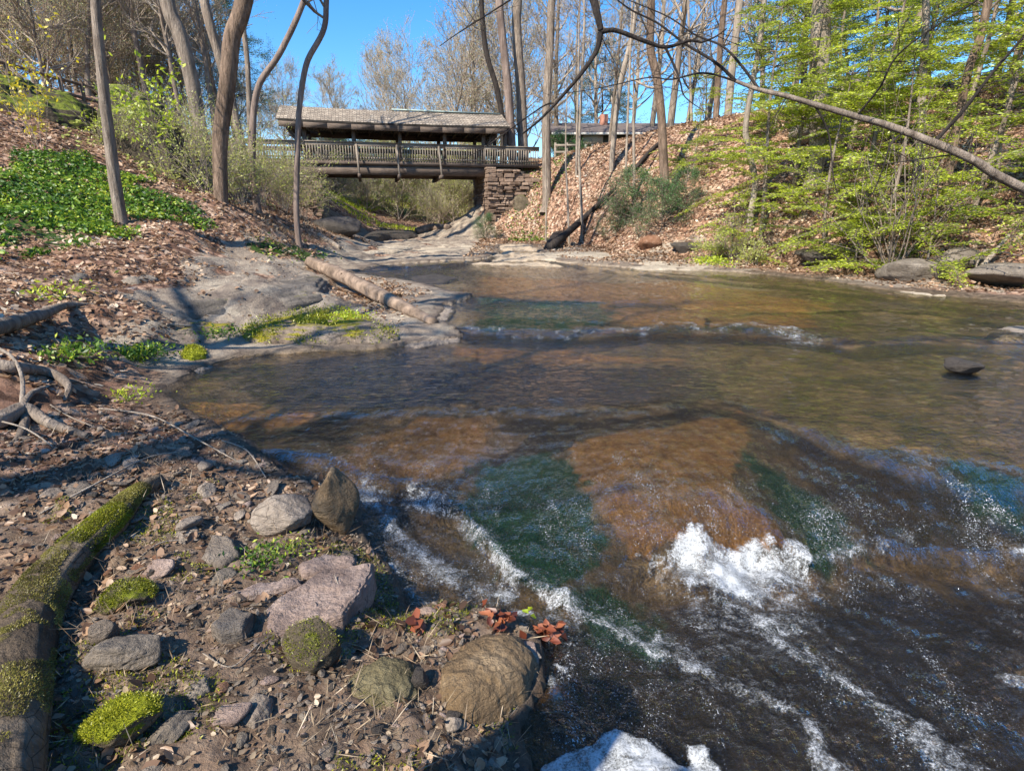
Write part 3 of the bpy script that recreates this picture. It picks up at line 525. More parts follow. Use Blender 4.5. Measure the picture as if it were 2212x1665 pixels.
def outcrop(name, pts, h, mat, label, cat='rock', group=None, seed=1, p=3.5, rough=.06, strata=0.0, tilt=(0, 0), f=None, sink=.08, nt=130, nr=44, lift=0.0, parent=None, bq=0, slope=False):
    P = []
    for X, Y in pts:
        q = hit(f or terrain, X, Y); q = q if q is not None else PZ(X, Y, 0)
        P.append(q)
    P = np.array(P); c = P[:, :2].mean(0)
    if slope:
        q = np.linalg.lstsq(np.c_[np.ones(len(P)), P[:, :2] - c], P[:, 2], rcond=None)[0]; tilt = (tilt[0] + q[1], tilt[1] + q[2]); P[:, 2] = q[0]
    r0 = np.linalg.norm(P[:, :2] - c, axis=1).mean()
    th = np.arange(nt) * 2 * pi / nt; R = np.zeros(nt)
    for i, a in enumerate(th):
        d = np.array([cos(a), sin(a)]); best = .3 * r0
        for k in range(len(P)):
            A = P[k, :2] - c; B = P[(k + 1) % len(P), :2] - c; e = B - A; den = d[0] * e[1] - d[1] * e[0]
            if abs(den) < 1e-9: continue
            t = (A[0] * e[1] - A[1] * e[0]) / den; s = (A[0] * d[1] - A[1] * d[0]) / den
            if t > 0 and -1e-6 <= s <= 1 + 1e-6: best = max(best, t)
        R[i] = best
    R = (R + .5 * (np.roll(R, 1) + np.roll(R, -1))) / 2 * (1 + .05 * fbm(np.cos(th) * 4, np.sin(th) * 4, seed, 3, seed))
    rho = np.concatenate([np.linspace(0, .8, nr // 2, endpoint=False), np.linspace(.8, 1.0, nr - nr // 2) ** 1.0]); rho[0] = .0
    rr, tt = np.meshgrid(rho, np.arange(nt), indexing='ij')
    x = c[0] + rr * R[tt] * np.cos(th[tt]); y = c[1] + rr * R[tt] * np.sin(th[tt])
    base = np.percentile(P[:, 2], bq) + lift
    prof = np.clip(1 - rr ** p, 0, 1) ** (1 / 1.8)
    top = h * prof + tilt[0] * (x - c[0]) + tilt[1] * (y - c[1]) + rough * prof ** .5 * (fbm(x / r0 * 2.2, y / r0 * 2.2, seed, 5, seed) * 1.2 + .5 * fbm(x / r0 * 7, y / r0 * 7, seed, 4, seed + 3))
    if strata:
        q = top + .3 * (x - c[0]) * strata; st = strata; fr = q / st - np.floor(q / st)
        top = top + ((np.floor(q / st) + ss(.5, .95, fr)) * st - q) * .8 * prof
    z = base + top; z[-1] = base - sink + tilt[0] * (x[-1] - c[0]) + tilt[1] * (y[-1] - c[1])
    V = np.stack([x, y, z], -1); jt = fbm(x * 5 / r0, y * 5 / r0, z * 5 / r0, 3, seed + 9); V[..., :2] += (V[..., :2] - c) * .06 * jt[..., None]
    loc = np.array([c[0], c[1], base]); V = V.reshape(-1, 3) - loc
    i = np.arange(nr - 1)[:, None] * nt; j = np.arange(nt)[None]; j2 = (j + 1) % nt
    Q = np.stack([i + j, i + nt + j, i + nt + j2, i + j2], -1).reshape(-1, 4)
    o = obj(name, mesh(name, V, Q, mat), parent, loc)
    if not parent: tag(o, label, cat, group)
    return o
_ico = {}
def ico(n):
    if n in _ico: return _ico[n]
    import bmesh
    b = bmesh.new(); bmesh.ops.create_icosphere(b, subdivisions=n, radius=1); b.verts.ensure_lookup_table()
    V = np.array([v.co[:] for v in b.verts]); Fq = np.array([[v.index for v in f.verts] for f in b.faces]); b.free(); _ico[n] = (V, Fq); return _ico[n]
def rockmesh(size, seed, mat, ang=12, sub=4, rough=.05, sharp=14., taper=0.0):
    D, Fq = ico(sub); rs = np.random.RandomState(seed)
    N = rs.normal(size=(ang, 3)); N /= np.linalg.norm(N, axis=1)[:, None]; h = rs.uniform(.72, 1.0, ang)
    dn = np.maximum(D @ N.T, 1e-3) / h
    r = 1 / (np.sum(dn ** sharp, axis=1) ** (1 / sharp)); r = np.minimum(r, 1.25)
    V = D * r[:, None]; V += D * (rough * 2 * fbm(D[:, 0] * 2.5, D[:, 1] * 2.5, D[:, 2] * 2.5 + seed, 5, seed, .6))[:, None]
    if taper: k = 1 - taper * ss(-.3, 1.1, V[:, 2]); V[:, 0] *= k; V[:, 1] *= k
    V = V * np.asarray(size) * .5
    return mesh('rock', V, Fq, mat)
def boulder(name, X, Y, size, mat, label, seed=1, rz=0., rx=0., ry=0., up=.25, cat='rock', group=None, f=None, at=None, **k):
    p = np.array(at) if at is not None else hit(f or terrain, X, Y)
    if p is None: p = PY(X, Y, 25); p[2] = T(p[0], p[1])
    o = obj(name, rockmesh(size, seed, mat, **k)); o.location = (p[0], p[1] + size[1] * .3, p[2] + size[2] * up); o.rotation_euler = (rx, ry, rz)
    return tag(o, label, cat, group)
# ledges on the left bank
outcrop('rock_ledge', [(352,672),(372,610),(440,566),(466,524),(536,518),(560,560),(556,610),(520,655),(440,690)], 0.26, ROCK['ledge'], 'broad bare gray rock ledge sloping down between the leaf litter and the mossy rock', seed=3, strata=.11, rough=.14, sink=.3, nt=240, nr=90)
outcrop('rock_ledge', [(556,640),(572,585),(620,562),(670,572),(712,618),(700,648),(620,664)], 0.264, ROCK['ledge'], 'dark gray rock ledge right under the upper end of the fallen log', seed=4, strata=.06, rough=.07, sink=.3, nt=200, nr=70)
outcrop('mossy_rock', [(500,712),(560,676),(640,655),(720,650),(790,672),(850,712),(862,735),(800,744),(660,744),(540,740)], 0.195, ROCK['mossy'], 'wide low rock covered with golden green moss at the pool edge', seed=5, strata=.05, rough=.05, sink=.3, nt=220, nr=80)
outcrop('mossy_rock', [(330,700),(370,668),(440,670),(520,690),(500,716),(400,722)], 0.1, ROCK['mossy'], 'low moss-edged slab left of the wide golden mossy rock', seed=6, strata=.04, rough=.04, sink=.2)
outcrop('rock', [(868,748),(930,724),(1000,727),(992,742),(900,756)], .06, ROCK['pale'], 'pale rock at the water edge under the lower end of the fallen log', seed=7, rough=.03)
outcrop('mossy_rock', [(392,772),(398,752),(420,746),(440,758),(446,775),(415,780)], .10, ROCK['fullmoss'], 'small stone capped with bright green moss beside the still pool edge', seed=8, rough=.02)
outcrop('rock', [(400,800),(430,780),(470,785),(465,800),(430,808)], .05, ROCK['pale'], 'flat pale stone just below the bright moss-capped stone', seed=9, rough=.015)
# far pale bedrock
for i, (pts, lab, h) in enumerate([
 ([(700,540),(760,522),(860,520),(900,532),(840,545),(750,552)], 'pale tan bedrock slab on the left below the bridge', .12),
 ([(880,540),(960,524),(1050,528),(1060,542),(980,553),(900,552)], 'pale bedrock slab in the middle below the bridge', .14),
 ([(700,575),(760,560),(850,568),(872,578),(800,584),(730,584)], 'dark flat rock at the top of the log with green moss on its tip', .10),
 ([(1160,548),(1240,540),(1330,546),(1340,560),(1230,566),(1170,562)], 'long pale bedrock slab right of the small far cascade', .14),
 ([(1330,575),(1420,560),(1540,566),(1600,578),(1500,585),(1380,584)], 'thin pale bedrock slab along the far right waterline', .13),
 ([(1905,618),(1990,612),(2110,622),(2140,636),(2040,640),(1930,632)], 'thin pale slab at the waterline below the right boulders', .05),
 ([(2130,712),(2190,700),(2300,705),(2300,722),(2180,722)], 'pale flat rock in the water at the far right edge of the photo', .03),
 ([(880,680),(900,655),(950,650),(985,665),(970,690),(920,700)], 'pale broken rock in the shallows right of the log', .05),
 ([(905,640),(960,630),(1000,640),(1010,650),(950,655)], 'thin pale tilted slab in the shallows beyond the log', .05),
 ([(880,598),(940,590),(990,600),(960,612),(900,612)], 'dark low rock in the shallow water beyond the log', .06)]):
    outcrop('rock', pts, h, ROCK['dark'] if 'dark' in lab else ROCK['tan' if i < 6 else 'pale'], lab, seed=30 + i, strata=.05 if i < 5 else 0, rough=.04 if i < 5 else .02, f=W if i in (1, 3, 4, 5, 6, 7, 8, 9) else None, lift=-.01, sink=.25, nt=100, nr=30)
outcrop('rock_ledge', [(-120,170),(0,195),(120,228),(220,262),(210,290),(120,272),(0,240),(-120,215)], .6, ROCK['darkmoss'], 'dark mossy rock ledge along the top of the left slope', seed=70, strata=.15, rough=.2, sink=.8, f=Tland, slope=True)
outcrop('rock_ledge', [(215,262),(300,290),(390,335),(425,385),(380,395),(300,355),(220,315)], 1.5, ROCK['darkmoss'], 'dark mossy undercut ledge behind the single grayish trunk', seed=71, strata=.15, rough=.2, sink=.8, f=Tland, slope=True)
# right bank boulders
boulder('boulder', 1982, 606, (1.35, 1.0, .62), ROCK['gray'], 'gray boulder with a dark undercut at the right waterline', 11, rz=.1, up=.32)
boulder('boulder', 2095, 585, (1.2, .9, .55), ROCK['gray'], 'gray boulder behind the leaning bleached stick', 12, up=.3)
boulder('boulder', 2225, 618, (2.0, 1.1, .55), ROCK['gray'], 'long gray boulder under the bleached stick at the right edge', 13, up=.35)
boulder('boulder', 1805, 567, (1.9, 1.0, .42), ROCK['dark'], 'dark overhanging flat boulder among the hemlock on the right bank', 14, up=.3)
boulder('rock', 2085, 806, (.36, .26, .17), ROCK['dark'], 'small dark rock alone in the water on the right', 15, f=W, up=.3)
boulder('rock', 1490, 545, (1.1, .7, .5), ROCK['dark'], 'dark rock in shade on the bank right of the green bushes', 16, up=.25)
boulder('rock', 1410, 535, (.8, .6, .5), ROCK['rust'], 'reddish rock in leaves below the green bushes', 18, up=.25)
boulder('boulder', 1130, 450, (1.1, .8, .8), ROCK['mossy2'], 'pale green gray boulder sticking out of the leaf slope beside the stone abutment', 19, up=.2)
boulder('boulder', 1800, 240, (2.6, 1.4, 1.0), ROCK['pale'], 'pale outcrop high on the right slope behind the hemlock', 20, up=.2)
boulder('boulder', 1870, 180, (3.0, 1.4, 1.2), ROCK['pale'], 'topmost pale outcrop on the right slope behind the hemlock', 23, up=.2)
boulder('boulder', 1790, 300, (2.0, 1.2, .9), ROCK['pale'], 'lowest pale outcrop on the right slope behind the overhanging branch', 24, up=.2)
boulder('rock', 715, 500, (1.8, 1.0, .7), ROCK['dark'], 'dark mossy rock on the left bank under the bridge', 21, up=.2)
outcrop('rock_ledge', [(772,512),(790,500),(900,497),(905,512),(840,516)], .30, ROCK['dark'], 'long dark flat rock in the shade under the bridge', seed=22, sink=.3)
# foreground stones
boulder('boulder', 712, 1150, (.30, .34, .37), ROCK['brown'], 'pointed brown boulder standing at the water edge in the foreground', 41, up=.38, rz=.4, ang=14, taper=.42, sub=5, rough=.03, sharp=7)
boulder('boulder', 612, 1150, (.30, .22, .20), ROCK['pale'], 'lumpy pale gray rock leaning on the pointed brown boulder', 42, up=.3, rz=.2, sub=5, rough=.07)
zs = PT(650, 1330)[2] + .045; slabp = lambda x, y: 0 * np.asarray(x, float) + zs
outcrop('stone_slab', [(552,1325),(640,1270),(700,1230),(808,1212),(800,1252),(772,1290),(742,1330),(660,1360),(590,1372),(560,1350)], .045, ROCK['pink'], 'big flat pinkish slate slab pointing to the water in the foreground', 'stone slab', seed=43, p=14, rough=.012, strata=.012, lift=-.03, nt=220, nr=70, sink=.10, f=slabp)
outcrop('stone_slab', [(478,1288),(560,1262),(648,1246),(656,1262),(580,1285),(492,1302)], .035, ROCK['pink'], 'narrow bar-shaped pink stone just left of the big pinkish slab', 'stone slab', seed=44, p=8, rough=.01, lift=-.02, sink=.08, f=slabp)
outcrop('stone_slab', [(642,1215),(700,1196),(770,1200),(760,1222),(690,1240),(650,1235)], .03, ROCK['pink'], 'pale rough slab half hidden behind the big pinkish slab', 'stone slab', seed=45, p=6, rough=.012, lift=-.02, sink=.1, f=slabp)
outcrop('stone', [(458,1375),(498,1328),(552,1346),(528,1384),(476,1392)], .03, ROCK['slate'], 'leaf-shaped flat gray stone left of the big pinkish slab', 'stone', seed=46, p=12, rough=.006, tilt=(0, -.1), lift=.03, bq=60)
boulder('mossy_rock', 655, 1440, (.22, .2, .17), ROCK['mossy2'], 'angular rock with a moss cap below the big pinkish slab', 47, up=.3, sub=5)
outcrop('mossy_rock', [(720,1460),(760,1432),(840,1425),(900,1445),(905,1500),(860,1535),(780,1530),(735,1500)], .10, ROCK['olive'], 'smooth olive rounded stone left of the big brown boulder', seed=48, p=2.4, rough=.012, nt=180, nr=60)
outcrop('boulder', [(915,1440),(960,1395),(1050,1370),(1130,1385),(1165,1440),(1140,1510),(1060,1570),(975,1585),(925,1530)], .17, ROCK['brown'], 'large smooth brown boulder at the bottom beside the lower pool', 'rock', seed=49, p=2.6, rough=.02, nt=200, nr=70)
boulder('stone', 905, 1490, (.07, .07, .09), ROCK['dark'], 'dark stone wedged between the olive stone and the large brown boulder', 50, up=.3)
outcrop('stone', [(512,1560),(520,1515),(555,1490),(592,1515),(585,1550),(550,1575)], .045, ROCK['pale'], 'oval pale stone near the bottom below the mossy angular rock', 'stone', seed=51, p=4, rough=.006)
boulder('stone', 250, 1450, (.24, .17, .11), ROCK['gray'], 'jagged gray stone right of the moss-covered log', 52, up=.3, rz=.3, sub=5, rough=.08)
boulder('stone', 230, 1395, (.09, .05, .13), ROCK['slate'], 'upright dark slate chip above the jagged gray stone', 53, up=.35, rz=.5)
boulder('mossy_rock', 235, 1610, (.20, .14, .11), ROCK['fullmoss'], 'bottom left rock capped with vivid green moss', 54, up=.3, rz=.5, sub=5)
boulder('mossy_rock', 265, 1310, (.22, .18, .07), ROCK['mossy2'], 'low brownish moss hummock right of the moss-covered log', 55, up=.2, sub=5)
outcrop('stone', [(100,1068),(130,1040),(190,1036),(204,1055),(170,1076),(120,1080)], .04, ROCK['slate'], 'rounded gray slate stone above the thin end of the mossy log', 'stone', seed=56, p=4, rough=.006)
outcrop('stone', [(432,1210),(460,1168),(500,1172),(520,1205),(480,1235)], .04, ROCK['slate'], 'flat gray brown stone between the mossy log and the pale gray rock', 'stone', seed=57, p=8, rough=.01, tilt=(.1, .1), lift=.01)
outcrop('stone', [(365,1168),(385,1130),(425,1128),(432,1155),(400,1175)], .035, ROCK['pale'], 'small pale stone in moss above the flat gray brown stone', 'stone', seed=58, p=6, rough=.01)
outcrop('stone', [(130,600),(150,585),(185,585),(200,602),(165,612)], .08, ROCK['gray'], 'gray stone in sunlit leaves on the left bank, left one of two', 'stone', seed=59, p=3, rough=.02)
outcrop('stone', [(255,605),(280,592),(330,592),(345,606),(300,614)], .07, ROCK['gray'], 'gray stone in sunlit leaves on the left bank, right one of two', 'stone', seed=60, p=3, rough=.02)
outcrop('stone', [(340,1585),(355,1545),(395,1540),(400,1580),(370,1600)], .035, ROCK['slate'], 'square gray stone right of the vivid mossy rock at bottom left', 'stone', seed=61, p=8, rough=.006)
outcrop('stone', [(385,1500),(410,1470),(450,1470),(455,1495),(420,1515)], .03, ROCK['gray'], 'small flat gray stone left of the oval pale stone', 'stone', seed=62, p=7, rough=.006)
# loose stones strewn over the near bank
def land_spots(n, box, seed, f=None, keep=None):
    rs = np.random.RandomState(seed); x = rs.uniform(box[0], box[2], n); y = rs.uniform(box[1], box[3], n)
    z, sd, k = terrain(x, y, True); m = sd > .03
    if keep is not None: m &= keep(x, y, sd)
    return x[m], y[m], z[m], rs
x, y, z, rs = land_spots(900, (-3.2, 1.1, .45, 4.2), 5, keep=lambda x, y, sd: (np.abs(x) < y * .95) & (sd < 2.6))
kinds = [('slate', 'slate chip lying on the near bank'), ('gray', 'rough gray pebble lying on the near bank'), ('pink', 'pinkish flat pebble lying on the near bank'), ('rust', 'rust colored pebble lying on the near bank'), ('pale', 'pale rounded pebble lying on the near bank'), ('dark', 'dark pebble lying on the near bank')]
for i in range(46):
    q = rs.randint(len(x)); kd = ['slate', 'gray', 'pink', 'pale'][i % 4]; s = rs.uniform(.07, .15)
    if i < 8: md_ = md_ + [rockmesh((1, .72, .22 + .03 * i), 300 + i, ROCK[kd], ang=7, sub=4, rough=.035, sharp=30)] if i else [rockmesh((1, .72, .22), 300, ROCK['slate'], ang=7, sub=4, rough=.035, sharp=30)]
    o = obj('flat_stone', md_[i % 8]); o.scale = (s, s, s); o.location = (x[q], y[q], z[q] + s * .05); o.rotation_euler = (rs.normal() * .28, rs.normal() * .28, rs.uniform(0, 6.3))
    lb = ['gray slate', 'rough gray', 'pinkish', 'pale'][(i % 8) % 4] + ' flat angular stone half bedded in the near bank'; tag(o, lb, 'stone', lb.split(' half')[0] + 's in the near bank')
protos = {}
for i in range(min(260, len(x))):
    ki = rs.choice(6, p=[.28, .24, .14, .07, .15, .12]); kd, lb = kinds[ki]; v = i % 3
    if (kd, v) not in protos:
        fl = {'slate': .28, 'pink': .3}.get(kd, .6); protos[(kd, v)] = rockmesh((1, .75, fl), 100 + ki * 3 + v, ROCK[kd], ang=10, sub=3, rough=.04)
    o = obj('pebble', protos[(kd, v)]); s = .022 + .05 * rs.rand() ** 2.2; o.scale = (s * rs.uniform(.8, 1.5), s, s)
    o.location = (x[i], y[i], z[i] + s * .1); o.rotation_euler = (rs.normal() * .2, rs.normal() * .2, rs.uniform(0, 6.3))
    tag(o, lb, 'pebble', lb.split(' lying')[0] + 's on the near bank')
# ------------------------------------------------------------------ logs, roots, twigs
def pathlog(name, pts, R, mat, label, cat, seed=1, k=14, rough=.12, n=60, raise_=.5, cap=True, parent=None, group=None):
    P = []
    for i, q in enumerate(pts):
        if len(q) == 3 and isinstance(q, np.ndarray): P.append(q)
        else:
            p = PT(q[0], q[1]); p = p if p is not None else PZ(q[0], q[1], .1)
            P.append(p + [0, 0, (q[2] if len(q) > 2 else 0) + R[i] * raise_])
    P = smoothpath(P, n); Rr = np.interp(np.linspace(0, 1, n), np.linspace(0, 1, len(R)), R)
    b = MB(); b.tube(P, Rr, k, cap=cap, rough=rough, seed=seed); o = b.build(name, mat, parent, P[0])
    if not parent: tag(o, label, cat, group)
    return o, P, Rr
mosslogmat = rockmat('mossy_bark', ((.05, .038, .026), (.16, .115, .075), (.36, .28, .20)), moss=.13, mosscol=((.10, .08, .018), (.27, .23, .04)), sc=3, rough=.9)
ml, mlP, mlR = pathlog('mossy_log', [(345,1040),(290,1085),(235,1150),(150,1235),(85,1330),(45,1450),(15,1600),(-20,1800)], [.035, .06, .085, .10, .11, .115, .12, .12], mosslogmat, 'thick moss-covered log curving up from the bottom left corner', 'log', seed=5, k=40, n=140, rough=.16, raise_=.45)
def fuzz(P, R, n, seed, patch=.0, name='moss', parent=None, sz=.012, mat='moss'):
    rs = np.random.RandomState(seed); i = rs.randint(0, len(P) - 1, n); th = rs.uniform(-1.5, 1.6, n); D = np.gradient(P, axis=0)[i]; D /= np.linalg.norm(D, axis=1)[:, None]
    S = np.cross(D, [0, 0, 1.]); S /= np.linalg.norm(S, axis=1)[:, None]; U = np.cross(S, D)
    N = U * np.cos(th)[:, None] + S * np.sin(th)[:, None]; Q = P[i] + D * rs.uniform(-.02, .02, (n, 1)) + N * R[i][:, None] * 1.0
    m = fbm(Q[:, 0] * 6, Q[:, 1] * 6, Q[:, 2] * 6, 3, seed) > patch; Q, N = Q[m], N[m]; q = len(Q)
    b = MB(); d = N + rs.normal(size=(q, 3)) * .55; c = fbm(Q[:, 0] * 9, Q[:, 1] * 9, Q[:, 2] * 9, 2, seed + 1)
    b.leaves(Q, d, rs.normal(size=(q, 3)), sz * rs.uniform(.5, 1.4, q), sz * .35, np.clip(.5 + .6 * c + rs.normal(size=q) * .18, 0, 1), .1)
    o = b.build(name, M[mat], parent, None)
    if parent: o.matrix_parent_inverse = parent.matrix_world.inverted(); o.location = (0, 0, 0)
    return o
bpy.context.view_layer.update()
fuzz(mlP[14:], mlR[14:], 60000, 3, -.10, 'moss', ml, .008, 'mossdry')['kind'] = 'stuff'
fuzz(mlP[34:58], mlR[34:58], 12000, 4, -.3, 'moss', ml, .011)['kind'] = 'stuff'
pl0 = PT(668, 583) + [0, .1, .16]; pl1 = PW(938, 707) + [0, 0, .06]
lg, lgP, lgR = pathlog('fallen_log', [pl0, pl0 * .72 + pl1 * .28 + [0, 0, .03], pl0 * .4 + pl1 * .6 + [0, 0, .02], pl1], [.12, .14, .125, .07], M['log'], 'barkless reddish brown log slanting from the rock ledge down to the water', 'log', seed=9, k=28, rough=.22, n=110)
b = MB()
for t_, an in ((.45, 2.0), (.55, 1.4), (.3, 2.3)):
    i = int(t_ * 109); b.tube([lgP[i], lgP[i] + np.array([cos(an) * .05, -.16, .10])], [.035, .012], 8, cap=True)
o = b.build('knot', M['log'], lg); o.matrix_parent_inverse = lg.matrix_world.inverted(); bpy.context.view_layer.update(); o.matrix_parent_inverse = lg.matrix_world.inverted()
pathlog('fallen_log', [(900,506),(930,497),(970,495)], [.22, .22, .16], M['log'], 'short reddish log lying on the bedrock under the bridge', 'log', seed=10, rough=.08, n=20)
pathlog('fallen_log', [(690,512),(710,524),(735,538)], [.09, .08, .06], M['bark_pale'], 'thin pale log end on the sandy bank left of the bridge opening', 'log', seed=12, n=16)
pathlog('fallen_log', [(1195,540,.1),(1260,488,.25),(1300,452,.3),(1330,420,.25)], [.16, .13, .10, .05], M['bark_dark'], 'dark fallen trunk lying up the leafy slope beside the pale saplings', 'log', seed=11, n=40)
pathlog('stump', [(1186,540,-.05),(1200,528,.1),(1212,520,.25)], [.22, .25, .12], M['bark_dark'], 'dark uprooted stump at the foot of the fallen trunk by the water', 'stump', seed=13, k=12, rough=.5, n=12)
pathlog('fallen_log', [(1372,372,.1),(1400,340,.15),(1432,310,.15)], [.09, .08, .06], M['bark_dark'], 'dark log lying high on the slope left of the big trunk', 'log', seed=14, n=20)
pathlog('driftwood', [PT(2100,604) + [0, 0, .02], PY(2135,560,12.7), PY(2180,508,12.9)], [.055, .05, .035], M['bark_pale'], 'bleached stick leaning up from the boulders at the right edge', 'stick', seed=15, n=20)
pathlog('driftwood', [PY(2105,595,12.6), PY(2115,560,12.6), PY(2140,540,12.8), PY(2230,560,12.8)], [.02, .018, .015, .012], M['bark_pale'], 'thin curved bleached root beside the leaning stick', 'stick', seed=16, n=20)
# roots at the left edge
pathlog('tree_root', [(-60,740,.05),(20,722,.05),(90,700,.06),(150,672,.05),(215,660,.0)], [.075, .07, .06, .035, .012], M['bark_gray'], 'gray root log at the left edge above the smaller roots', 'root', seed=21, rough=.2)
pathlog('tree_root', [(-60,905,.03),(0,925,.03),(60,905,.05),(110,925,.02),(190,945,.0)], [.07, .06, .045, .035, .02], M['bark_gray'], 'thick knuckled root at the left edge, lowest of the roots', 'root', seed=22, rough=.25)
pathlog('tree_root', [(-40,800,.04),(30,812,.05),(110,818,.03),(150,845,.03),(140,870,.01)], [.05, .045, .04, .03, .012], M['bark_gray'], 'brown root arching over the bank in the shade at left', 'root', seed=23, rough=.25)
pathlog('tree_root', [(-10,768,.08),(35,805,.12),(55,845,.10),(50,880,.02)], [.012, .012, .014, .018], M['bark_pale'], 'thin pale root curving down at the left edge', 'root', seed=24)
pathlog('tree_root', [(50,885,.01),(70,868,.05),(100,852,.05)], [.022, .02, .014], M['bark_gray'], 'short forked root stub above the lowest thick root', 'root', seed=25)
pathlog('tree_root', [(60,905,.02),(45,945,.0),(20,965,0)], [.03, .026, .012], M['bark_gray'], 'root branching downward from the lowest thick root', 'root', seed=26)
TW = [([(215,888,.02),(330,912,.05),(430,962,.04),(525,1006,.01)], .007, 'long pale twig slanting across the dark bank toward the pointed boulder'),
 ([(88,1118,.02),(200,1065,.04),(320,1005,.05),(398,984,.03)], .006, 'long twig crossing above the thin end of the mossy log'),
 ([(480,960,.03),(535,985,.04),(575,1035,.01)], .005, 'curved twig end reaching the water left of the pointed boulder'),
 ([(-10,922,.05),(60,945,.06),(115,968,.01)], .006, 'straight pale twig at the left edge under the thick root'),
 ([(110,880,.02),(150,905,.02),(210,925,.0)], .005, 'short twig between the roots and the long pale twig'),
 ([(360,705,.02),(450,712,.03),(560,716,.01)], .012, 'slender stick along the low mossy slab'),
 ([(735,1370,.01),(745,1330,.06),(728,1290,.12)], .003, 'fine dry stem standing against the big pinkish slab'),
 ([(430,1170,.01),(350,1180,.02),(290,1220,.01)], .004, 'thin twig in the shade of the mossy log'),
 ([(440,1420,.02),(500,1450,.02),(560,1400,.02),(600,1375,.02)], .003, 'wiry twig among chips below the leaf-shaped stone'),
 ([(1170,1545,.02),(1240,1560,.03),(1300,1610,.0)], .004, 'thin pale twig trailing into the lower pool')]
for i, (p, r, lb) in enumerate(TW): pathlog('twig', p, [r, r, r * .8, r * .4][:len(p)], M['twig'], lb, 'twig', seed=60 + i, k=6, n=24)
# ------------------------------------------------------------------ covered footbridge
AX, AY = -10.68, 28.5; BR = math.atan2(2.5, 10.31); ub = np.array([cos(BR), sin(BR)]); vb = np.array([-sin(BR), cos(BR)])
def bu(X):
    r = (X - 1106) / F / 1.085; return (AY * r - AX) / (ub[0] - ub[1] * r)
bridge = empty('covered_footbridge', (AX, AY, 0), 'dark timber covered footbridge with shingled gable roof spanning the creek', 'bridge', rz=BR)
def bx(mb, u0, u1, v0, v1, z0, z1): mb.box([(u0 + u1) / 2, (v0 + v1) / 2, (z0 + z1) / 2], [(u1 - u0) / 2, 0, 0], [0, (v1 - v0) / 2, 0], [0, 0, (z1 - z0) / 2])
def sag(u): return -.05 * sin(pi * np.clip(u / 10.6, 0, 1))
def roofmesh(v0, z0, v1, z1, th):
    us = np.linspace(-.1, 10.75, 60); b = MB(); n = 14; V = []
    for side in (0, 1):
        for i, u in enumerate(us):
            for j in range(n):
                t = j / (n - 1); V.append([u + (.02 * random.random() if side == 0 else 0), v0 + (v1 - v0) * t, z0 + (z1 - z0) * t - side * th + sag(u) + (.012 * random.random() + .02 * ((j % 2)) if side == 0 else 0)])
    V = np.array(V); m = len(us) * n; i, j = np.meshgrid(np.arange(len(us) - 1), np.arange(n - 1), indexing='ij'); q = (i * n + j).ravel()
    Q = np.stack([q, q + n, q + n + 1, q + 1], 1); Q2 = Q[:, ::-1] + m
    e = [[a * n, a * n + n, a * n + n + m, a * n + m] for a in range(len(us) - 1)] + [[a * n + n - 1, a * n + n - 1 + m, a * n + 2 * n - 1 + m, a * n + 2 * n - 1] for a in range(len(us) - 1)]
    e += [[a, a + m, a + 1 + m, a + 1] for a in range(n - 1)] + [[m - n + a, m - n + a + 1, 2 * m - n + a + 1, 2 * m - n + a] for a in range(n - 1)]
    b.add(V, np.vstack([Q, Q2, e])); return b
roof = roofmesh(-.55, 5.86, 1.3, 6.66, .07).build('roof', M['shingle'], bridge, smooth=False)
roofmesh(3.15, 5.86, 1.3, 6.66, .07).build('roof', M['shingle'], bridge, smooth=False)
b = MB(); b.box([7.9, 1.3, 6.70], [2.75, 0, 0], [0, .09, 0], [0, 0, .03]); b.build('ridge_cap', M['cap'], roof)
for v in (-.50, 3.02):
    b = MB(); [b.box([u + .53, v, 5.68 + sag(u)], [.53, 0, -.0], [0, .03, 0], [0, 0, .15]) for u in np.arange(0, 10.5, 1.06)]; b.build('fascia', M['wood'], bridge)
b = MB(); [b.box([u, 1.3, 5.72], [.035, 0, 0], [0, 1.7, 0], [0, 0, .06]) for u in np.arange(.3, 10.6, .62)]; b.build('ceiling_joist', M['wood'], bridge)
PXs = [657, 763, 863, 960, 1044, 1091]
for v in (0.02, 2.55):
    for X in PXs:
        u = bu(X); b = MB(); bx(b, u - .085, u + .085, v - .085, v + .085, 4.1, 5.6); b.build('post', M['wood'], bridge)
    for s0, s1 in ((bu(657), .25), (bu(1044), 10.2)):
        for dz in (0, .28):
            b = MB(); a = np.array([s0, v, 4.85 - dz]); c = np.array([s1, v, 5.6 - dz * .3]); b.tube([a, c], [.06, .06], 4, cap=True); b.build('brace', M['wood'], bridge)
for v, nm in ((-.10, 'near'), (2.66, 'far')):
    ed = [-4.2, -2.0] + [bu(X) for X in PXs[:-1]] + [bu(1091), 12.4]
    for u0, u1 in zip(ed[:-1], ed[1:]):
        b = MB(); bx(b, u0, u1 - .01, v - .035, v + .035, 4.80, 4.97); bx(b, u0, u1 - .01, v - .09, v + .05, 4.973, 5.01); bx(b, u0, u1 - .01, v - .03, v + .03, 4.26, 4.34)
        for u in np.arange(u0 + .06, u1, .125): bx(b, u - .022, u + .022, v - .062 + random.uniform(-.006, .006), v - .038, 4.20, 4.83)
        b.build('railing', M['woodl'], bridge)
    b = MB(); bx(b, -4.2, 12.4, v - .02, v + .06, 4.0, 4.17); b.build('deck_edge', M['wood'], bridge)
    for vv in (v + .12, v + .28 if v < 0 else v - .2):
        b = MB(); bx(b, -.3, 11.0, vv - .05, vv + .05, 3.56, 3.99); b.build('beam', M['wood'], bridge)
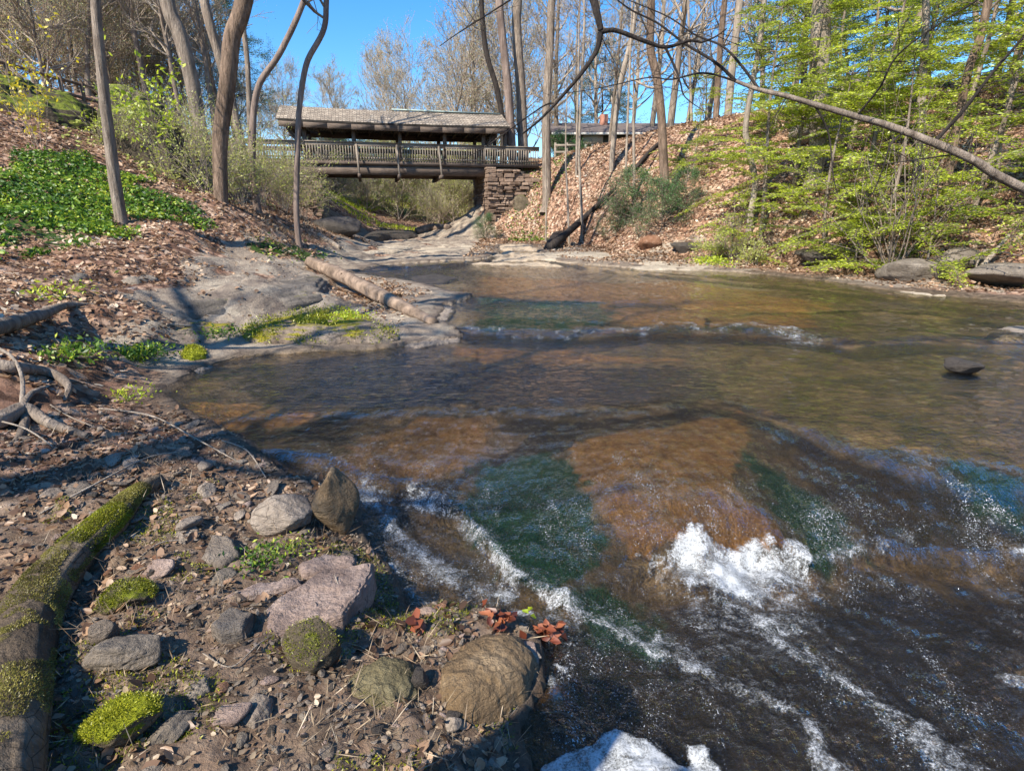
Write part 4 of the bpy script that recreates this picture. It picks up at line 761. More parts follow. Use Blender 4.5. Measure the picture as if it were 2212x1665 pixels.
b = MB(); [bx(b, u, u + .13, -.1, 2.68, 4.175, 4.215) for u in np.arange(-4.2, 12.3, .14)]; b.build('deck', M['woodl'], bridge)
for X in (770, 857, 948):
    u = bu(X); b = MB(); bx(b, u - .07, u + .07, -.75, 3.3, 3.40, 3.555); b.build('cross_beam', M['wood'], bridge)
    b = MB(); b.tube([[u, -.68, 3.52], [u - .05, -.18, 4.9]], [.055, .05], 4, cap=True); b.build('brace', M['woodl'], bridge)
# stone abutments
stone = rockmat('abutment_stone', ((.14, .085, .06), (.34, .235, .17), (.54, .40, .30)), sc=2.2, strata=.5)
def blockwall(name, label, u0, u1, v0, v1, z0, ztop, seed, seam=0.0, slope=None):
    rs = random.Random(seed); root = empty(name, (AX, AY, 0), label, 'stone abutment', rz=BR); b = MB(); z = z0
    while z < ztop(u0):
        h = rs.choice([.06, .08, .11, .15, .20]); u = u0 + rs.uniform(0, .03)
        while u < u1:
            w = rs.uniform(.14, .62)
            if z + h < ztop(u + w / 2):
                d = rs.uniform(-.16, .06)
                t = rs.uniform(-.05, .05); b.box([u + w / 2, v0 + .25 - d, z + h / 2], [w / 2 - .012, t, 0], [t, .25, 0], [0, rs.uniform(-.02, .02), h / 2 - .008], rs.random())
            u += w
        v = v0 + .1
        while v < v1:
            w = rs.uniform(.25, .8); b.box([u0 + .25 - rs.uniform(-.04, .04), v + w / 2, z + h / 2], [.25, 0, 0], [0, w / 2 - .01, 0], [0, 0, h / 2 - .008], rs.random()); v += w
        z += h
    o = b.build('masonry', stone, root, smooth=False)
    md = o.modifiers.new('bevel', 'BEVEL'); md.width = .02; md.segments = 2
    c = MB(); n = 12
    for i in range(n):
        a0 = u0 + .3 + (u1 - u0 - .3) * i / n; a1 = u0 + .3 + (u1 - u0 - .3) * (i + 1) / n; bx(c, a0, a1, v0 + .2, v1 - .1, z0, ztop((a0 + a1) / 2) - .05)
    c.build('rubble_core', ROCK['dark'], root); return root
uR = bu(1046)
blockwall('stone_abutment', 'tall rough stone abutment under the right end of the bridge', uR, uR + 3.6, -.7, 3.2, .2, lambda u: 3.95 if u < uR + 1.0 else 3.95 - .5 * max(0, u - uR - 1.6), 4)
uL = bu(668)
blockwall('stone_abutment', 'shaded stone abutment under the left end of the bridge behind brush', uL - 2.6, uL, -.3, 3.0, 1.0, lambda u: 3.55, 5)
# ------------------------------------------------------------------ house, fence on the right bank
hz = 4.95
house = empty('house', (14, 44, hz), 'low house with brown roof and brick chimney on top of the right slope', 'house')
walls = foliage  # placeholder name kept simple
def plain(name, c, rough=.8):
    t = NT(name); p = t.obj(); n = t.noise(p, 6, 5); return t.end(t.bsdf(t.mix(n, tuple(.8 * q for q in c), c), rough, t.bump(n, .2, .01)))
SID = plain('house_siding', (.17, .18, .16)); TAN = plain('tan_gable', (.52, .42, .30)); RFM = plain('roof_shingle', (.16, .13, .12)); WIN = plain('window_glass', (.03, .04, .05), .1); WHT = plain('white_trim', (.65, .62, .56)); BRK = plain('brick', (.42, .20, .14))
def hb(nm, mat, *r, parent=house):
    b = MB(); bx(b, *r); return b.build(nm, mat, parent)
def hx(X, y=44): return PY(X, 300, y)[0] - 14
hb('wall', SID, hx(1215), hx(1480), 0, 6, -.5, 2.2)
b = MB(); x0, x1 = hx(1190), hx(1500)
b.add([[x0, -.9, 2.15], [x1, -.9, 2.15], [x1, 3, 3.3], [x0, 3, 3.3], [x0, 7, 2.15], [x1, 7, 2.15], [x0, -.9, 2.3], [x1, -.9, 2.3], [x1, 3, 3.45], [x0, 3, 3.45], [x0, 7, 2.3], [x1, 7, 2.3]],
      [[0, 1, 2, 3], [3, 2, 5, 4], [6, 9, 8, 7], [9, 10, 11, 8], [0, 6, 7, 1], [4, 5, 11, 10], [0, 3, 9, 6], [3, 4, 10, 9], [1, 7, 8, 2], [2, 8, 11, 5]])
rf = b.build('roof', RFM, house, smooth=False)
hb('chimney', BRK, hx(1306), hx(1322), 2.2, 3.0, 2.6, 3.95, parent=rf)
hb('fascia', WHT, x0, x1, -.95, -.90, 2.14, 2.28, parent=rf)
hb('gable', TAN, hx(1258), hx(1300), -.6, .0, 1.55, 2.14)
for X in (1262, 1276, 1290): hb('porch_post', WHT, hx(X), hx(X) + .14, -.6, -.46, -.5, 1.55)
for X in (1330, 1360, 1400, 1440):
    wn = hb('window', WHT, hx(X), hx(X) + 1.1, -.06, -.003, .7, 1.7); hb('pane', WIN, hx(X) + .08, hx(X) + 1.02, -.08, -.063, .78, 1.62, parent=wn)
for (X0, X1, y, lb) in ([(1200, 1250, 34, 'short weathered rail fence between the tree trunks at the right end of the bridge')]):
    a = PY(X0, 316, y); c = PY(X1, 316, y); g = T(a[0], y); f = empty('rail_fence', (a[0], y, g), lb, 'fence'); ln = c[0] - a[0]
    for z in (.35, .7, 1.05): hb('rail', M['woodl'], 0, ln, -.03, .03, z - .06, z + .06, parent=f)
    for t_ in (0, .5, 1): hb('fence_post', M['woodl'], ln * t_ - .06, ln * t_ + .06, .033, .15, -.3, 1.2, parent=f)
# ------------------------------------------------------------------ trees
def rot(d, ax, an):
    return d * cos(an) + np.cross(ax, d) * sin(an) + ax * (ax @ d) * (1 - cos(an))
def perp(d, rs):
    v = rs.normal(size=3); v -= d * (v @ d); return v / (np.linalg.norm(v) + 1e-9)
def grow(b, p, d, ln, r, lev, rs, tips, up=.12, wig=.16, kids=(5, 5, 4), spread=.75, minr=.004):
    n = 5 if lev > 1 else 4; P = [p]; q = p.copy(); dd = d.copy()
    for i in range(n):
        dd = dd + rs.normal(size=3) * wig + np.array([0, 0, up]); dd /= np.linalg.norm(dd); q = q + dd * ln / n; P.append(q)
    P = np.array(P); R = np.linspace(r, max(r * .35, minr), n + 1); b.tube(P, R, 5 if lev > 1 else 3)
    if lev == 0: tips.extend(P[1:]); return
    for k in range(kids[min(lev, len(kids)) - 1]):
        t = rs.uniform(.25, 1.0); i = min(int(t * n), n - 1); f = t * n - i; pp = P[i] * (1 - f) + P[i + 1] * f
        dk = rot(P[i + 1] - P[i], perp(P[i + 1] - P[i], rs), rs.uniform(.5, 1.1) * spread) if 0 else None
        ax = P[i + 1] - P[i]; ax /= np.linalg.norm(ax); dk = ax * cos(spread) + perp(ax, rs) * sin(spread * rs.uniform(.6, 1.3)); dk /= np.linalg.norm(dk)
        grow(b, pp, dk, ln * rs.uniform(.4, .7), max(r * .5 * (1 - .5 * t), minr), lev - 1, rs, tips, up, wig, kids, spread, minr)
def leafcloud(tips, n, size, rs, jit=.12, flat=0.0):
    tips = np.array(tips); i = rs.randint(0, len(tips), n); P = tips[i] + rs.normal(size=(n, 3)) * jit
    D = rs.normal(size=(n, 3)); D[:, 2] *= 1 - flat; N = rs.normal(size=(n, 3)) * (1 - flat * .7) + [0, 0, flat]
    b = MB(); b.leaves(P, D, N, size * rs.uniform(.6, 1.4, n), size * .55 * rs.uniform(.7, 1.2, n), np.clip(.5 + .25 * rs.normal(size=n) + .2 * fbm(P[:, 0], P[:, 1], P[:, 2], 2, 3), 0, 1)); return b
TREEN = [0]
def ftree(pts, w0, w1, y, mat, label, h=14, crown=26, seed=1, up=.1, group=None, bud=0, lean=0, budmat='bud', name='bare_tree', base=None, cl=(2.2, .035), low=.45):
    """a tree whose trunk follows the line it takes in the photo, then goes on up and branches"""
    P = [PY(X, Y, y + .0) for X, Y in pts]
    p0 = P[0].copy(); g = T(p0[0], p0[1]); P = [np.array([p0[0], p0[1], min(g, p0[2]) - .25])] + P if g < p0[2] - .02 else P
    if g >= p0[2] - .02: P = [np.array([p0[0], p0[1], p0[2] - .3])] + P
    d = P[-1] - P[-2]; d /= np.linalg.norm(d); rs = np.random.RandomState(seed); top = P[-1].copy(); hh = max(h - (top[2] - p0[2]), 2.5); q = top
    for i in range(4):
        d = d * .8 + np.array([rs.normal() * .08, rs.normal() * .12, .35]); d /= np.linalg.norm(d); q = q + d * hh / 4; P.append(q)
    sc = y / F; r0 = w0 * sc * .5; r1 = w1 * sc * .5; base0 = P[0]; n = 60
    S = smoothpath(P, n); zz = (S[:, 2] - S[0, 2]); zt = top[2] - P[0][2]
    R = np.where(zz < zt, r0 + (r1 - r0) * zz / zt, r1 * np.clip(1 - (zz - zt) / hh * .85, .08, 1)); R[0:4] *= [1.7, 1.4, 1.18, 1.05]
    S[:, 1] += .25 * np.cumsum(rs.normal(size=n)) / n
    root = empty(name, tuple(P[0]), label, 'tree', group); b = MB(); b.tube(S, R, 16, rough=.10, seed=seed); b.build('trunk', M[mat], root, None); tr = root.children[0]
    tr.data.transform(__import__('mathutils').Matrix.Translation(-Vector(P[0])))
    c = MB(); tips = []
    for k in range(crown):
        t = rs.uniform(low, 1.0) ** .8; i = min(int(t * n), n - 2); az = rs.uniform(0, 2 * pi); el = rs.uniform(.2, .8)
        dk = np.array([cos(az) * cos(el), sin(az) * cos(el), sin(el)])
        L_ = cl[0] * rs.uniform(.5, 1.3) * (1.2 - .5 * t); grow(c, S[i], dk, L_, min(R[i] * .5, cl[1]), 2, rs, tips, up, .14, (3, 4), .7, .006)
    if crown:
        o = c.build('branch', M['bark_gray' if mat != 'bark_dark' else mat], root, None); o.data.transform(__import__('mathutils').Matrix.Translation(-Vector(P[0])))
        if bud:
            o = leafcloud(tips, bud, .05, rs).build('foliage', M[budmat], root, None); o.data.transform(__import__('mathutils').Matrix.Translation(-Vector(P[0])))
    return root, S, R
ft = ftree
T1 = ft([(262,472),(240,330),(222,170),(208,0)], 24, 17, 11, 'bark_gray', 'single grayish tree trunk rising from exposed roots beside the green ground cover', 12, 22, 1)
T2 = ft([(478,425),(476,300),(492,180),(503,80),(528,0)], 27, 32, 14, 'bark_brown', 'thickest sunlit brown trunk on the left bank, leaning right', 15, 22, 2)
ft([(436,305),(415,180),(390,80),(362,0)], 26, 27, 20, 'bark_gray', 'two-toned trunk leaning left behind the lime leaved sapling', 17, 20, 3)
ft([(528,345),(505,240),(475,130),(440,0)], 15, 17, 22, 'bark_gray', 'leaning trunk crossing behind the thickest left bank trunk', 16, 18, 4)
ft([(546,365),(548,250),(562,180),(605,115),(657,0)], 15, 10, 17, 'bark_pink', 'slender smooth trunk bending right, left of the bridge roof', 11, 14, 5)
ft([(640,470),(641,350),(646,230),(662,135),(698,65),(704,0)], 12, 10, 15, 'bark_pink', 'slender smooth trunk bending right in front of the bridge roof end', 10, 12, 6)
ft([(543,330),(535,150),(526,60),(520,0)], 11, 9, 24, 'bark_gray', 'thin straight trunk just left of the bend of the slender smooth trunk', 15, 14, 7)
ft([(1107,358),(1098,200),(1085,80),(1078,0)], 18, 14, 32.2, 'bark_pink', 'reddish straight trunk at the right end of the bridge, left of a pair', 20, 20, 8, bud=900)
ft([(1130,330),(1125,200),(1116,60),(1118,0)], 21, 17, 33, 'bark_gray', 'thicker gray trunk at the right end of the bridge, right of a pair', 20, 20, 9, bud=900)
ft([(1181,405),(1180,250),(1188,100),(1192,0)], 19, 14, 29.2, 'bark_gray', 'straight gray trunk rising beside the top of the stone abutment', 19, 20, 10)
ft([(1088,300),(1075,200),(1050,110),(1040,0)], 13, 9, 37, 'bark_dark', 'dark crooked trunk behind the right end of the bridge roof', 18, 16, 11)
ft([(1322,352),(1330,256),(1342,173),(1362,90),(1378,0)], 11, 9, 28, 'bark_pale', 'pale trunk leaning right on the leaf slope in front of the house', 18, 16, 12)
ft([(1438,438),(1433,339),(1429,256),(1420,172),(1405,100),(1407,0)], 19, 14, 23, 'bark_brown', 'large crooked brown trunk on the slope above the green bushes', 18, 18, 13)
ft([(1546,262),(1555,115),(1566,0)], 12, 10, 29, 'bark_brown', 'brown straight trunk on the crest of the right slope, left of the pale one', 19, 14, 14)
ft([(1572,258),(1582,143),(1598,0)], 15, 13, 28, 'bark_pale', 'pale blotchy trunk on the crest of the right slope', 19, 14, 15)
ft([(1765,330),(1766,228),(1773,100),(1778,0)], 30, 34, 19, 'bark_pale', 'widest pale trunk rising behind the hemlock foliage on the right', 20, 16, 16)
ft([(1622,463),(1631,389),(1616,320),(1612,262),(1640,100),(1652,0)], 13, 9, 18.5, 'bark_pale', 'slim pale beech trunk with a kink at the left edge of the hemlocks', 14, 16, 17)
ft([(1978,405),(1985,330),(1990,240),(1996,140),(2002,0)], 16, 12, 17, 'bark_pale', 'pale trunk behind the middle of the overhanging branch', 15, 14, 18)
ft([(1890,330),(1915,217),(1950,130),(1985,40),(1995,-20)], 14, 12, 21, 'bark_gray', 'gray trunk leaning right high in the hemlock foliage', 16, 14, 19)
ft([(2035,500),(2051,365),(2075,240),(2092,152),(2119,76),(2135,0)], 15, 14, 15, 'bark_brown', 'brown trunk leaning right near the top right corner', 15, 14, 20)
for i, (p, w, y, lb) in enumerate([([(1257,475),(1251,330),(1256,200),(1262,60)], 6, 25.5, 'tallest pale sapling standing at the fallen dark trunk'), ([(1245,366),(1247,250),(1250,120)], 5, 29, 'pale sapling close left of the tallest sapling, higher on the slope'),
   ([(1229,516),(1226,430),(1222,350)], 5, 24.5, 'short dark-topped sapling at the foot of the leaf slope'), ([(1180,440),(1179,360),(1180,290)], 3.5, 26, 'hair-thin pale sapling in front of the gray trunk by the abutment'),
   ([(1352,366),(1356,250),(1362,100),(1366,0)], 5, 27, 'thin straight sapling between the leaning pale trunk and the big crooked trunk'), ([(1370,414),(1369,330),(1368,262)], 7, 25, 'broken pale sapling stem ending beside the house roof'),
   ([(2150,420),(2170,250),(2212,80)], 7, 15, 'thin sapling at the far right edge leaning right'), ([(1495,300),(1490,150),(1486,0)], 6, 33, 'thin pale tree between the big crooked trunk and the crest trunks')]):
    ft(p, w, w * .7, y, 'bark_pale', lb, 9 if i != 5 else 0.5, 15 if i != 5 else 2, 40 + i, group='saplings on the right slope', cl=(1.1, .012), name='sapling')
# background woods: each tree its own, four kinds of bare tree sharing meshes
def proto_bare(seed, h, spread, mats, nb=34, budn=2600, budmat='bud', bs=.10, lowt=.32):
    rs = np.random.RandomState(seed); b = MB(); P = [np.array([0, 0, -.4])]; q = P[0]; d = np.array([rs.normal() * .05, rs.normal() * .05, 1])
    for i in range(9):
        d = d + np.array([rs.normal() * .05, rs.normal() * .05, .15]); d /= np.linalg.norm(d); q = q + d * h / 9; P.append(q)
    S = smoothpath(P, 30); R = np.linspace(h * .012, .02, 30); R[0] *= 1.5; b.tube(S, R, 8, rough=.1, seed=seed); c = MB(); tips = []
    for k in range(nb):
        t = rs.uniform(lowt, 1.0); i = min(int(t * 29), 28); az = rs.uniform(0, 2 * pi); el = rs.uniform(.35, .95)
        dk = np.array([cos(az) * cos(el), sin(az) * cos(el), sin(el)]); grow(c, S[i], dk, spread * (1.25 - .75 * t) * rs.uniform(.7, 1.2), R[i] * .55, 3, rs, tips, .10, .15, (3, 3, 4), .62, .011)
    l = leafcloud(tips, budn, bs, rs, .22) if budn else None
    return b.mesh('trunk', M[mats]), c.mesh('branch', M['twig' if mats != 'bark_dark' else 'bark_gray']), (l.mesh('foliage', M[budmat]) if l else None)
PB = {'tan': proto_bare(1, 13, 3.6, 'bark_gray', 30, 7000, 'bud', .07), 'round': proto_bare(2, 11, 4.2, 'bark_gray', 34, 8000, 'bud', .07), 'tall': proto_bare(3, 18, 3.2, 'bark_pale', 28, 900, 'bud'),
      'tall2': proto_bare(4, 19, 3.0, 'bark_gray', 26, 700, 'bud'), 'olive': proto_bare(5, 9, 3.2, 'bark_gray', 44, 19000, 'olive', .085, .06), 'olive2': proto_bare(7, 9, 3.0, 'bark_gray', 42, 17000, 'bud', .075, .08), 'green': proto_bare(6, 7, 2.6, 'twig', 50, 12000, 'brushlime', .085, .04)}
def put(kind, X, y, label, group, s=1.0, rs=random, name='bare_tree', x=None):
    x = (X - 1106) / F / 1.09 * y if x is None else x; z = T(x, y); r = empty(name, (x, y, z - .1), label, 'tree', group, rs.uniform(0, 6.28)); r.scale = (s, s, s * rs.uniform(.92, 1.1))
    for nm, me in zip(('trunk', 'branch', 'foliage'), PB[kind]):
        if me: obj(nm, me, r)
    return r
R1 = random.Random(3)
for X, y, s in [(760,50,.78),(830,56,.85),(905,47,.95),(980,52,1.05),(1050,50,1.15),(700,62,.65),(870,66,1.0),(1000,64,1.2),(940,42,.95)]: put(R1.choice(['tan', 'round', 'round']), X, y, 'budding tan tree with rounded crown behind the bridge roof', 'rounded budding trees behind the bridge', s, R1)
for X, y in [(1010,44),(1080,48),(1150,40),(1210,46),(1240,55),(1290,50),(1320,40),(1400,46),(1450,38),(1480,50),(1520,42),(1530,60),(1610,40),(1650,36),(1700,44),(1740,34),(1360,60),(1180,62),(1690,56),(1840,40),(1900,34),(2000,38),(2100,32),(2180,40)]:
    put(R1.choice(['tall', 'tall2', 'tall', 'tan']), X, y, 'tall thin bare tree in the woods behind the right slope', 'bare trees behind the right slope', R1.uniform(.8, 1.15), R1)
for X, y in [(20,24),(60,30),(110,26),(160,33),(200,27),(250,30),(300,34),(330,28),(380,32),(0,38),(90,42),(240,40),(340,42),(420,36),(460,30),(510,44),(-80,28),(-150,36),(30,36),(130,38),(180,29),(270,37),(350,38),(390,27),(440,37),(220,31),(40,46),(310,48),(400,46),(150,50),(480,36)]:
    put(R1.choice(['olive', 'tall2', 'olive2', 'tall', 'tan']) if X < 400 else R1.choice(['tan', 'tall2', 'round']), X, y, 'hazy olive tan tree in the dense woods on the left bank', 'trees in the left woods', R1.uniform(.5, .95), R1)
for X, y in [(560,60),(600,50),(640,58),(520,52)]: put('round', X, y, 'low budding tree left of the bridge roof far behind', 'low far trees left of the bridge', .62, R1)
for X, y in [(690,41),(730,42),(770,43),(810,45),(860,44),(900,46),(950,42),(990,43),(1020,44),(840,52),(930,54),(720,52),(675,43),(720,42),(780,41),(850,42),(915,43),(975,41.5),(1020,42),(1050,43)]:
    put('green', X, y, 'small pale green tree seen in the bridge opening', 'pale green trees beyond the bridge opening', R1.uniform(.5, .72), R1, 'small_tree')
# pines
def proto_pine(seed, h, mat='pine', nb=70, sp=3.0, nl=16000, low=.25, drop=-.02, ls=.16, trunkm='bark_dark'):
    rs = np.random.RandomState(seed); b = MB(); S = np.array([[.1 * sin(z), .1 * cos(z * .7), z] for z in np.linspace(-.3, h, 20)]); R = np.linspace(h * .012, .02, 20); b.tube(S, R, 8); c = MB(); tips = []
    for k in range(nb):
        t = rs.uniform(low, 1); i = min(int(t * 19), 18); az = rs.uniform(0, 6.28); el = rs.uniform(-.1, .3); dk = np.array([cos(az) * cos(el), sin(az) * cos(el), sin(el)])
        grow(c, S[i], dk, sp * (1.15 - t) * rs.uniform(.7, 1.2) + .3, .035, 2, rs, tips, drop, .1, (4, 4), .6, .008)
    l = leafcloud(tips, nl, ls, rs, .14, .3)
    return b.mesh('trunk', M[trunkm]), c.mesh('branch', M[trunkm]), l.mesh('foliage', M[mat])
PB['pine'] = proto_pine(11, 15, nb=60, sp=4.2, nl=34000, ls=.10)
for X, y, lb in [(320,40,'pine with dark green boughs behind the two-toned leaning trunk'), (500,44,'pine whose dark boughs reach into the blue sky left of the bridge'), (215,34,'pine half hidden behind olive trees at the upper left'), (1300,52,'bluish pine behind the house chimney'), (1720,32,'bluish green pine left of the widest pale trunk'), (2130,30,'pine at the upper right behind the hemlocks'), (1880,38,'pine behind the pale outcrops on the right')]:
    put('pine', X, y, lb, None, 1.0 if y < 33 else .8, R1, 'pine_tree')
PB['holly'] = proto_pine(12, 3.2, 'dgreen', 40, 1.5, 9000, .05, .08, .07, 'bark_gray')
def shrub(kind, X, Y, label, s, name='evergreen_shrub', group=None, y=None):
    p = PT(X, Y) if y is None else PY(X, Y, y)
    if p is None: p = PY(X, Y, y or 28)
    z = T(p[0], p[1]); r = empty(name, (p[0], p[1], z - .05), label, 'shrub', group, R1.uniform(0, 6)); r.scale = (s, s, s)
    for nm, me in zip(('stem', 'branch', 'foliage'), PB[kind]):
        if me: obj(nm, me, r)
    return r
shrub('holly', 1365, 480, 'dark green bush on the lower slope, tallest of three below the big crooked trunk', .62); shrub('holly', 1425, 500, 'dark green bush right at the foot of the big crooked trunk', .55)
shrub('holly', 1335, 505, 'dark green bush nearest the dark fallen trunk', .42); shrub('holly', 1480, 455, 'small dark green bush right of the big crooked trunk', .45)
shrub('holly', 1160, 318, 'dark round evergreen between two trunks at the right end of the bridge', .5, y=36); shrub('holly', 1215, 320, 'dark evergreen at the left corner of the house', 1.1, y=41); shrub('holly', 1232, 320, 'second dark evergreen against the left end of the house', 1.0, y=42)
shrub('holly', 1050, 372, 'green leafy clump hanging at the top of the stone abutment', .36, y=28.6)
# hemlocks: flat, layered, bright sprays
def proto_hem(seed, h, nb, sp, nl, size=.045, low=.12):
    rs = np.random.RandomState(seed); b = MB(); S = np.array([[.12 * sin(z * .9 + seed), .1 * cos(z * .7), z] for z in np.linspace(-.2, h, 20)]); R = np.linspace(h * .010 + .01, .01, 20); b.tube(S, R, 7, rough=.1, seed=seed)
    LP_, LD, LN = [], [], []
    c = MB()
    for k in range(nb):
        t = rs.uniform(low, 1); i = min(int(t * 19), 18); az = rs.uniform(0, 6.28); ln = sp * (1.2 - .85 * t) * rs.uniform(.6, 1.25) + .25; d = np.array([cos(az), sin(az), rs.uniform(-.05, .65)]); n = 9; P = [S[i]]; q = S[i]
        for j in range(n): d = d + np.array([rs.normal() * .07, rs.normal() * .07, -.055]); d /= np.linalg.norm(d); q = q + d * ln / n; P.append(q)
        P = np.array(P); c.tube(P, np.linspace(.012, .003, n + 1), 3)
        m = max(6, int(ln / .085))
        for j in range(m):
            f = .15 + .85 * j / m; a = f * n; i0 = min(int(a), n - 1); pp = P[i0] + (P[i0 + 1] - P[i0]) * (a - i0); dd = P[i0 + 1] - P[i0]; dd /= np.linalg.norm(dd); sd = np.cross(dd, [0, 0, 1]); sd /= np.linalg.norm(sd)
            for sg in (-1, 1):
                tl = (.10 + .42 * (1 - f)) * min(1, ln / 1.6) * rs.uniform(.6, 1.2); td = dd * .75 + sd * sg * .8 + [0, 0, rs.normal() * .1 - .08]; td /= np.linalg.norm(td); pe = pp + td * tl; c.tube([pp, pe], [.003, .0015], 3)
                kk = max(2, int(tl / .035)); u = (np.arange(kk) + rs.uniform(0, 1, kk)) / kk; LP_.append(pp + td * tl * u[:, None] + rs.normal(size=(kk, 3)) * .012)
                LD.append(td * .8 + np.cross(td, [0, 0, 1]) * rs.choice([-1, 1], kk)[:, None] * .8 + rs.normal(size=(kk, 3)) * .2); LN.append(np.array([0, 0, 1.]) + rs.normal(size=(kk, 3)) * .75)
    LP_, LD, LN = map(np.vstack, (LP_, LD, LN)); n = len(LP_); l = MB()
    l.leaves(LP_, LD, LN, size * rs.uniform(.7, 1.5, n), size * .42, np.clip(.5 + .5 * fbm(LP_[:, 0] * 1.5, LP_[:, 1] * 1.5, LP_[:, 2] * 1.5, 2, seed) + rs.normal(size=n) * .16, 0, 1), .1)
    return b.mesh('trunk', M['bark_gray']), c.mesh('branch', M['bark_gray']), l.mesh('foliage', M['hem'])
PB['hemA'] = proto_hem(21, 6.5, 58, 2.6, 0, .075); PB['hemB'] = proto_hem(22, 4.6, 42, 2.2, 0, .07); PB['hemC'] = proto_hem(23, 2.0, 30, 1.6, 0, .065, low=.05)
HEM = [('hemA',1650,440,17,1.0,'hemlock leftmost on the right slope'),('hemA',1720,400,18,1.0,'hemlock in front of the widest pale trunk'),
 ('hemC',1590,540,16.5,1.0,'low hemlock sprouting at the waterline below the slim beech'), ('hemB',1800,480,15,1.0,'hemlock behind the dark flat boulder'),('hemA',1880,420,16,1.05,'tall hemlock between the pale trunk and the widest trunk'),
 ('hemA',2130,430,14,1.0,'tall hemlock near the right edge'),('hemB',2230,440,13,1.1,'hemlock cut by the right edge'),('hemA',1780,300,24,1.1,'hemlock high on the right slope left of the outcrops'),('hemA',1950,260,25,1.15,'hemlock high on the right slope right of the outcrops'),
 ('hemA',2140,250,22,1.2,'hemlock high at the upper right corner'),('hemB',1500,400,25,.8,'small hemlock right of the big crooked trunk'),('hemC',2020,560,13.2,1.1,'low hemlock spray above the right waterline boulder'),('hemC',1870,540,14,1.0,'low hemlock spray left of the right waterline boulder'),('hemB',1660,300,25,1.0,'hemlock near the crest behind the slim beech'),
 ('hemA',1830,350,19,1.1,'hemlock behind the long limb left of the pale trunk'),('hemA',2060,300,19,1.15,'hemlock behind the brown trunk near the top right corner'),('hemB',1930,480,14.5,1.0,'hemlock directly behind the many-stemmed bush'),]
for k, X, Y, y, s, lb in HEM:
    p = PT(X, Y, t1=60)
    if p is None: p = PY(X, Y, y)
    yy = .5 * p[1] + .5 * y; x = (X - 1106) / F / 1.06 * yy; r = empty('hemlock_tree', (x, yy, T(x, yy) - .05), lb + ', bright green', 'tree', 'bright green hemlocks on the right bank', R1.uniform(0, 6)); r.scale = (s,) * 3
    for nm, me in zip(('trunk', 'branch', 'foliage'), PB[k]): obj(nm, me, r)
# multi-stemmed bush on the right bank
def multistem(name, X, Y, y, n, h, label, mat, leafn, leafmat, seed, sp=.5, r=.02, ls=.05, cat='shrub', lev=1):
    p = PT(X, Y) if y is None else np.array([(X - 1106) / F / 1.05 * y, y, 0]); p = PY(X, Y, 25) if p is None else p
    z = T(p[0], p[1]); rs = np.random.RandomState(seed); b = MB(); tips = []
    for k in range(n):
        az = rs.uniform(0, 6.28); a = rs.uniform(.1, sp); d = np.array([cos(az) * sin(a), sin(az) * sin(a), cos(a)]); grow(b, np.array([rs.normal() * .08, rs.normal() * .08, -.05]), d, h * rs.uniform(.6, 1.1), r, lev, rs, tips, .03, .12, (5, 4), .6, .003)
    root = empty(name, (p[0], p[1], z), label, cat); b.build('stem', M[mat], root)
    if leafn: leafcloud(tips, leafn, ls, rs, .05).build('foliage', M[leafmat], root)
    return root
multistem('shrub', 1950, 545, 13.6, 16, 3.0, 'dark many-stemmed bush fanning out above the right waterline boulders', 'bark_gray', 1500, 'hem', 1, .95, .022)
multistem('sapling', 365, 330, 15, 5, 3.0, 'sapling with big lime yellow leaves on the left bank', 'bark_gray', 300, 'lime', 2, .35, .012, .13, 'tree')
multistem('shrub', 110, 300, 13.5, 7, 1.9, 'yellow flowering bush at the top of the left bank', 'twig', 420, 'yellow', 3, .5, .008, .09)
multistem('shrub', 250, 300, 16, 8, .8, 'lime green bush behind the single grayish trunk', 'twig', 120, 'lime', 4, .7, .008, .10)
for i, (X, Y, y, n, h, ln, lb) in enumerate([(560,440,19,22,1.9,2600,'tangled pale green brush left of the bridge opening'),(610,470,20,20,1.7,2400,'tangled brush at the foot of the slender trunk by the bridge'),(520,470,16,20,1.4,2200,'tangled brush right of the thickest left bank trunk'),(450,420,15,18,1.5,1800,'thin pale brush left of the thickest left bank trunk'),
   (590,380,26,22,1.8,2200,'brush below the left railing of the bridge'),(655,420,26,20,2.0,2200,'brush climbing the left stone abutment'),(420,350,18,18,1.8,1600,'dry brush below the two-toned leaning trunk'),(300,330,16,16,1.2,1500,'olive brush on the dark bank hollow'),(480,340,21,18,1.8,1600,'dry brush under the leaning trunks'),(1600,520,17.5,14,.9,900,'low brush on the bank beside the low hemlock'),(1540,560,18,12,.6,800,'low green brush on the waterline left of the low hemlock'),(1640,575,16,12,.5,900,'low green weeds overhanging the far waterline')]):
    multistem('brush', X, Y, y, n, h, lb, 'twig', ln, 'brush', 10 + i, .9, .008, .06, 'brush', 2)
# ------------------------------------------------------------------ overhanging limbs from a tree just out of frame on the right
def limb(b, pts, ys, w0, w1, n=50, seed=0, k=12):
    P = smoothpath([PY(X, Y, y) for (X, Y), y in zip(pts, ys)], n); R = np.linspace(w0, w1, n); b.tube(P, R, k, rough=.10, seed=seed); return P, R
oroot = empty('overhanging_tree', (8.6, 6.3, T(8.6, 6.3) - .2), 'tree just beyond the right edge whose long bare limb reaches across the hemlocks', 'tree')
b = MB(); b.tube(smoothpath([(8.6, 6.3, .1), (8.4, 6.4, 2.0), (8.0, 6.3, 4.2), (7.6, 6.0, 8.0)], 30), np.linspace(.22, .10, 30), 14, rough=.1, seed=1)
o = b.build('trunk', M['bark_gray'], oroot); oroot.location = (0, 0, 0)
b = MB(); lp = [(2650,600),(2212,408),(2100,345),(2000,302),(1920,272),(1850,252),(1760,226),(1700,208),(1640,194),(1590,176)]
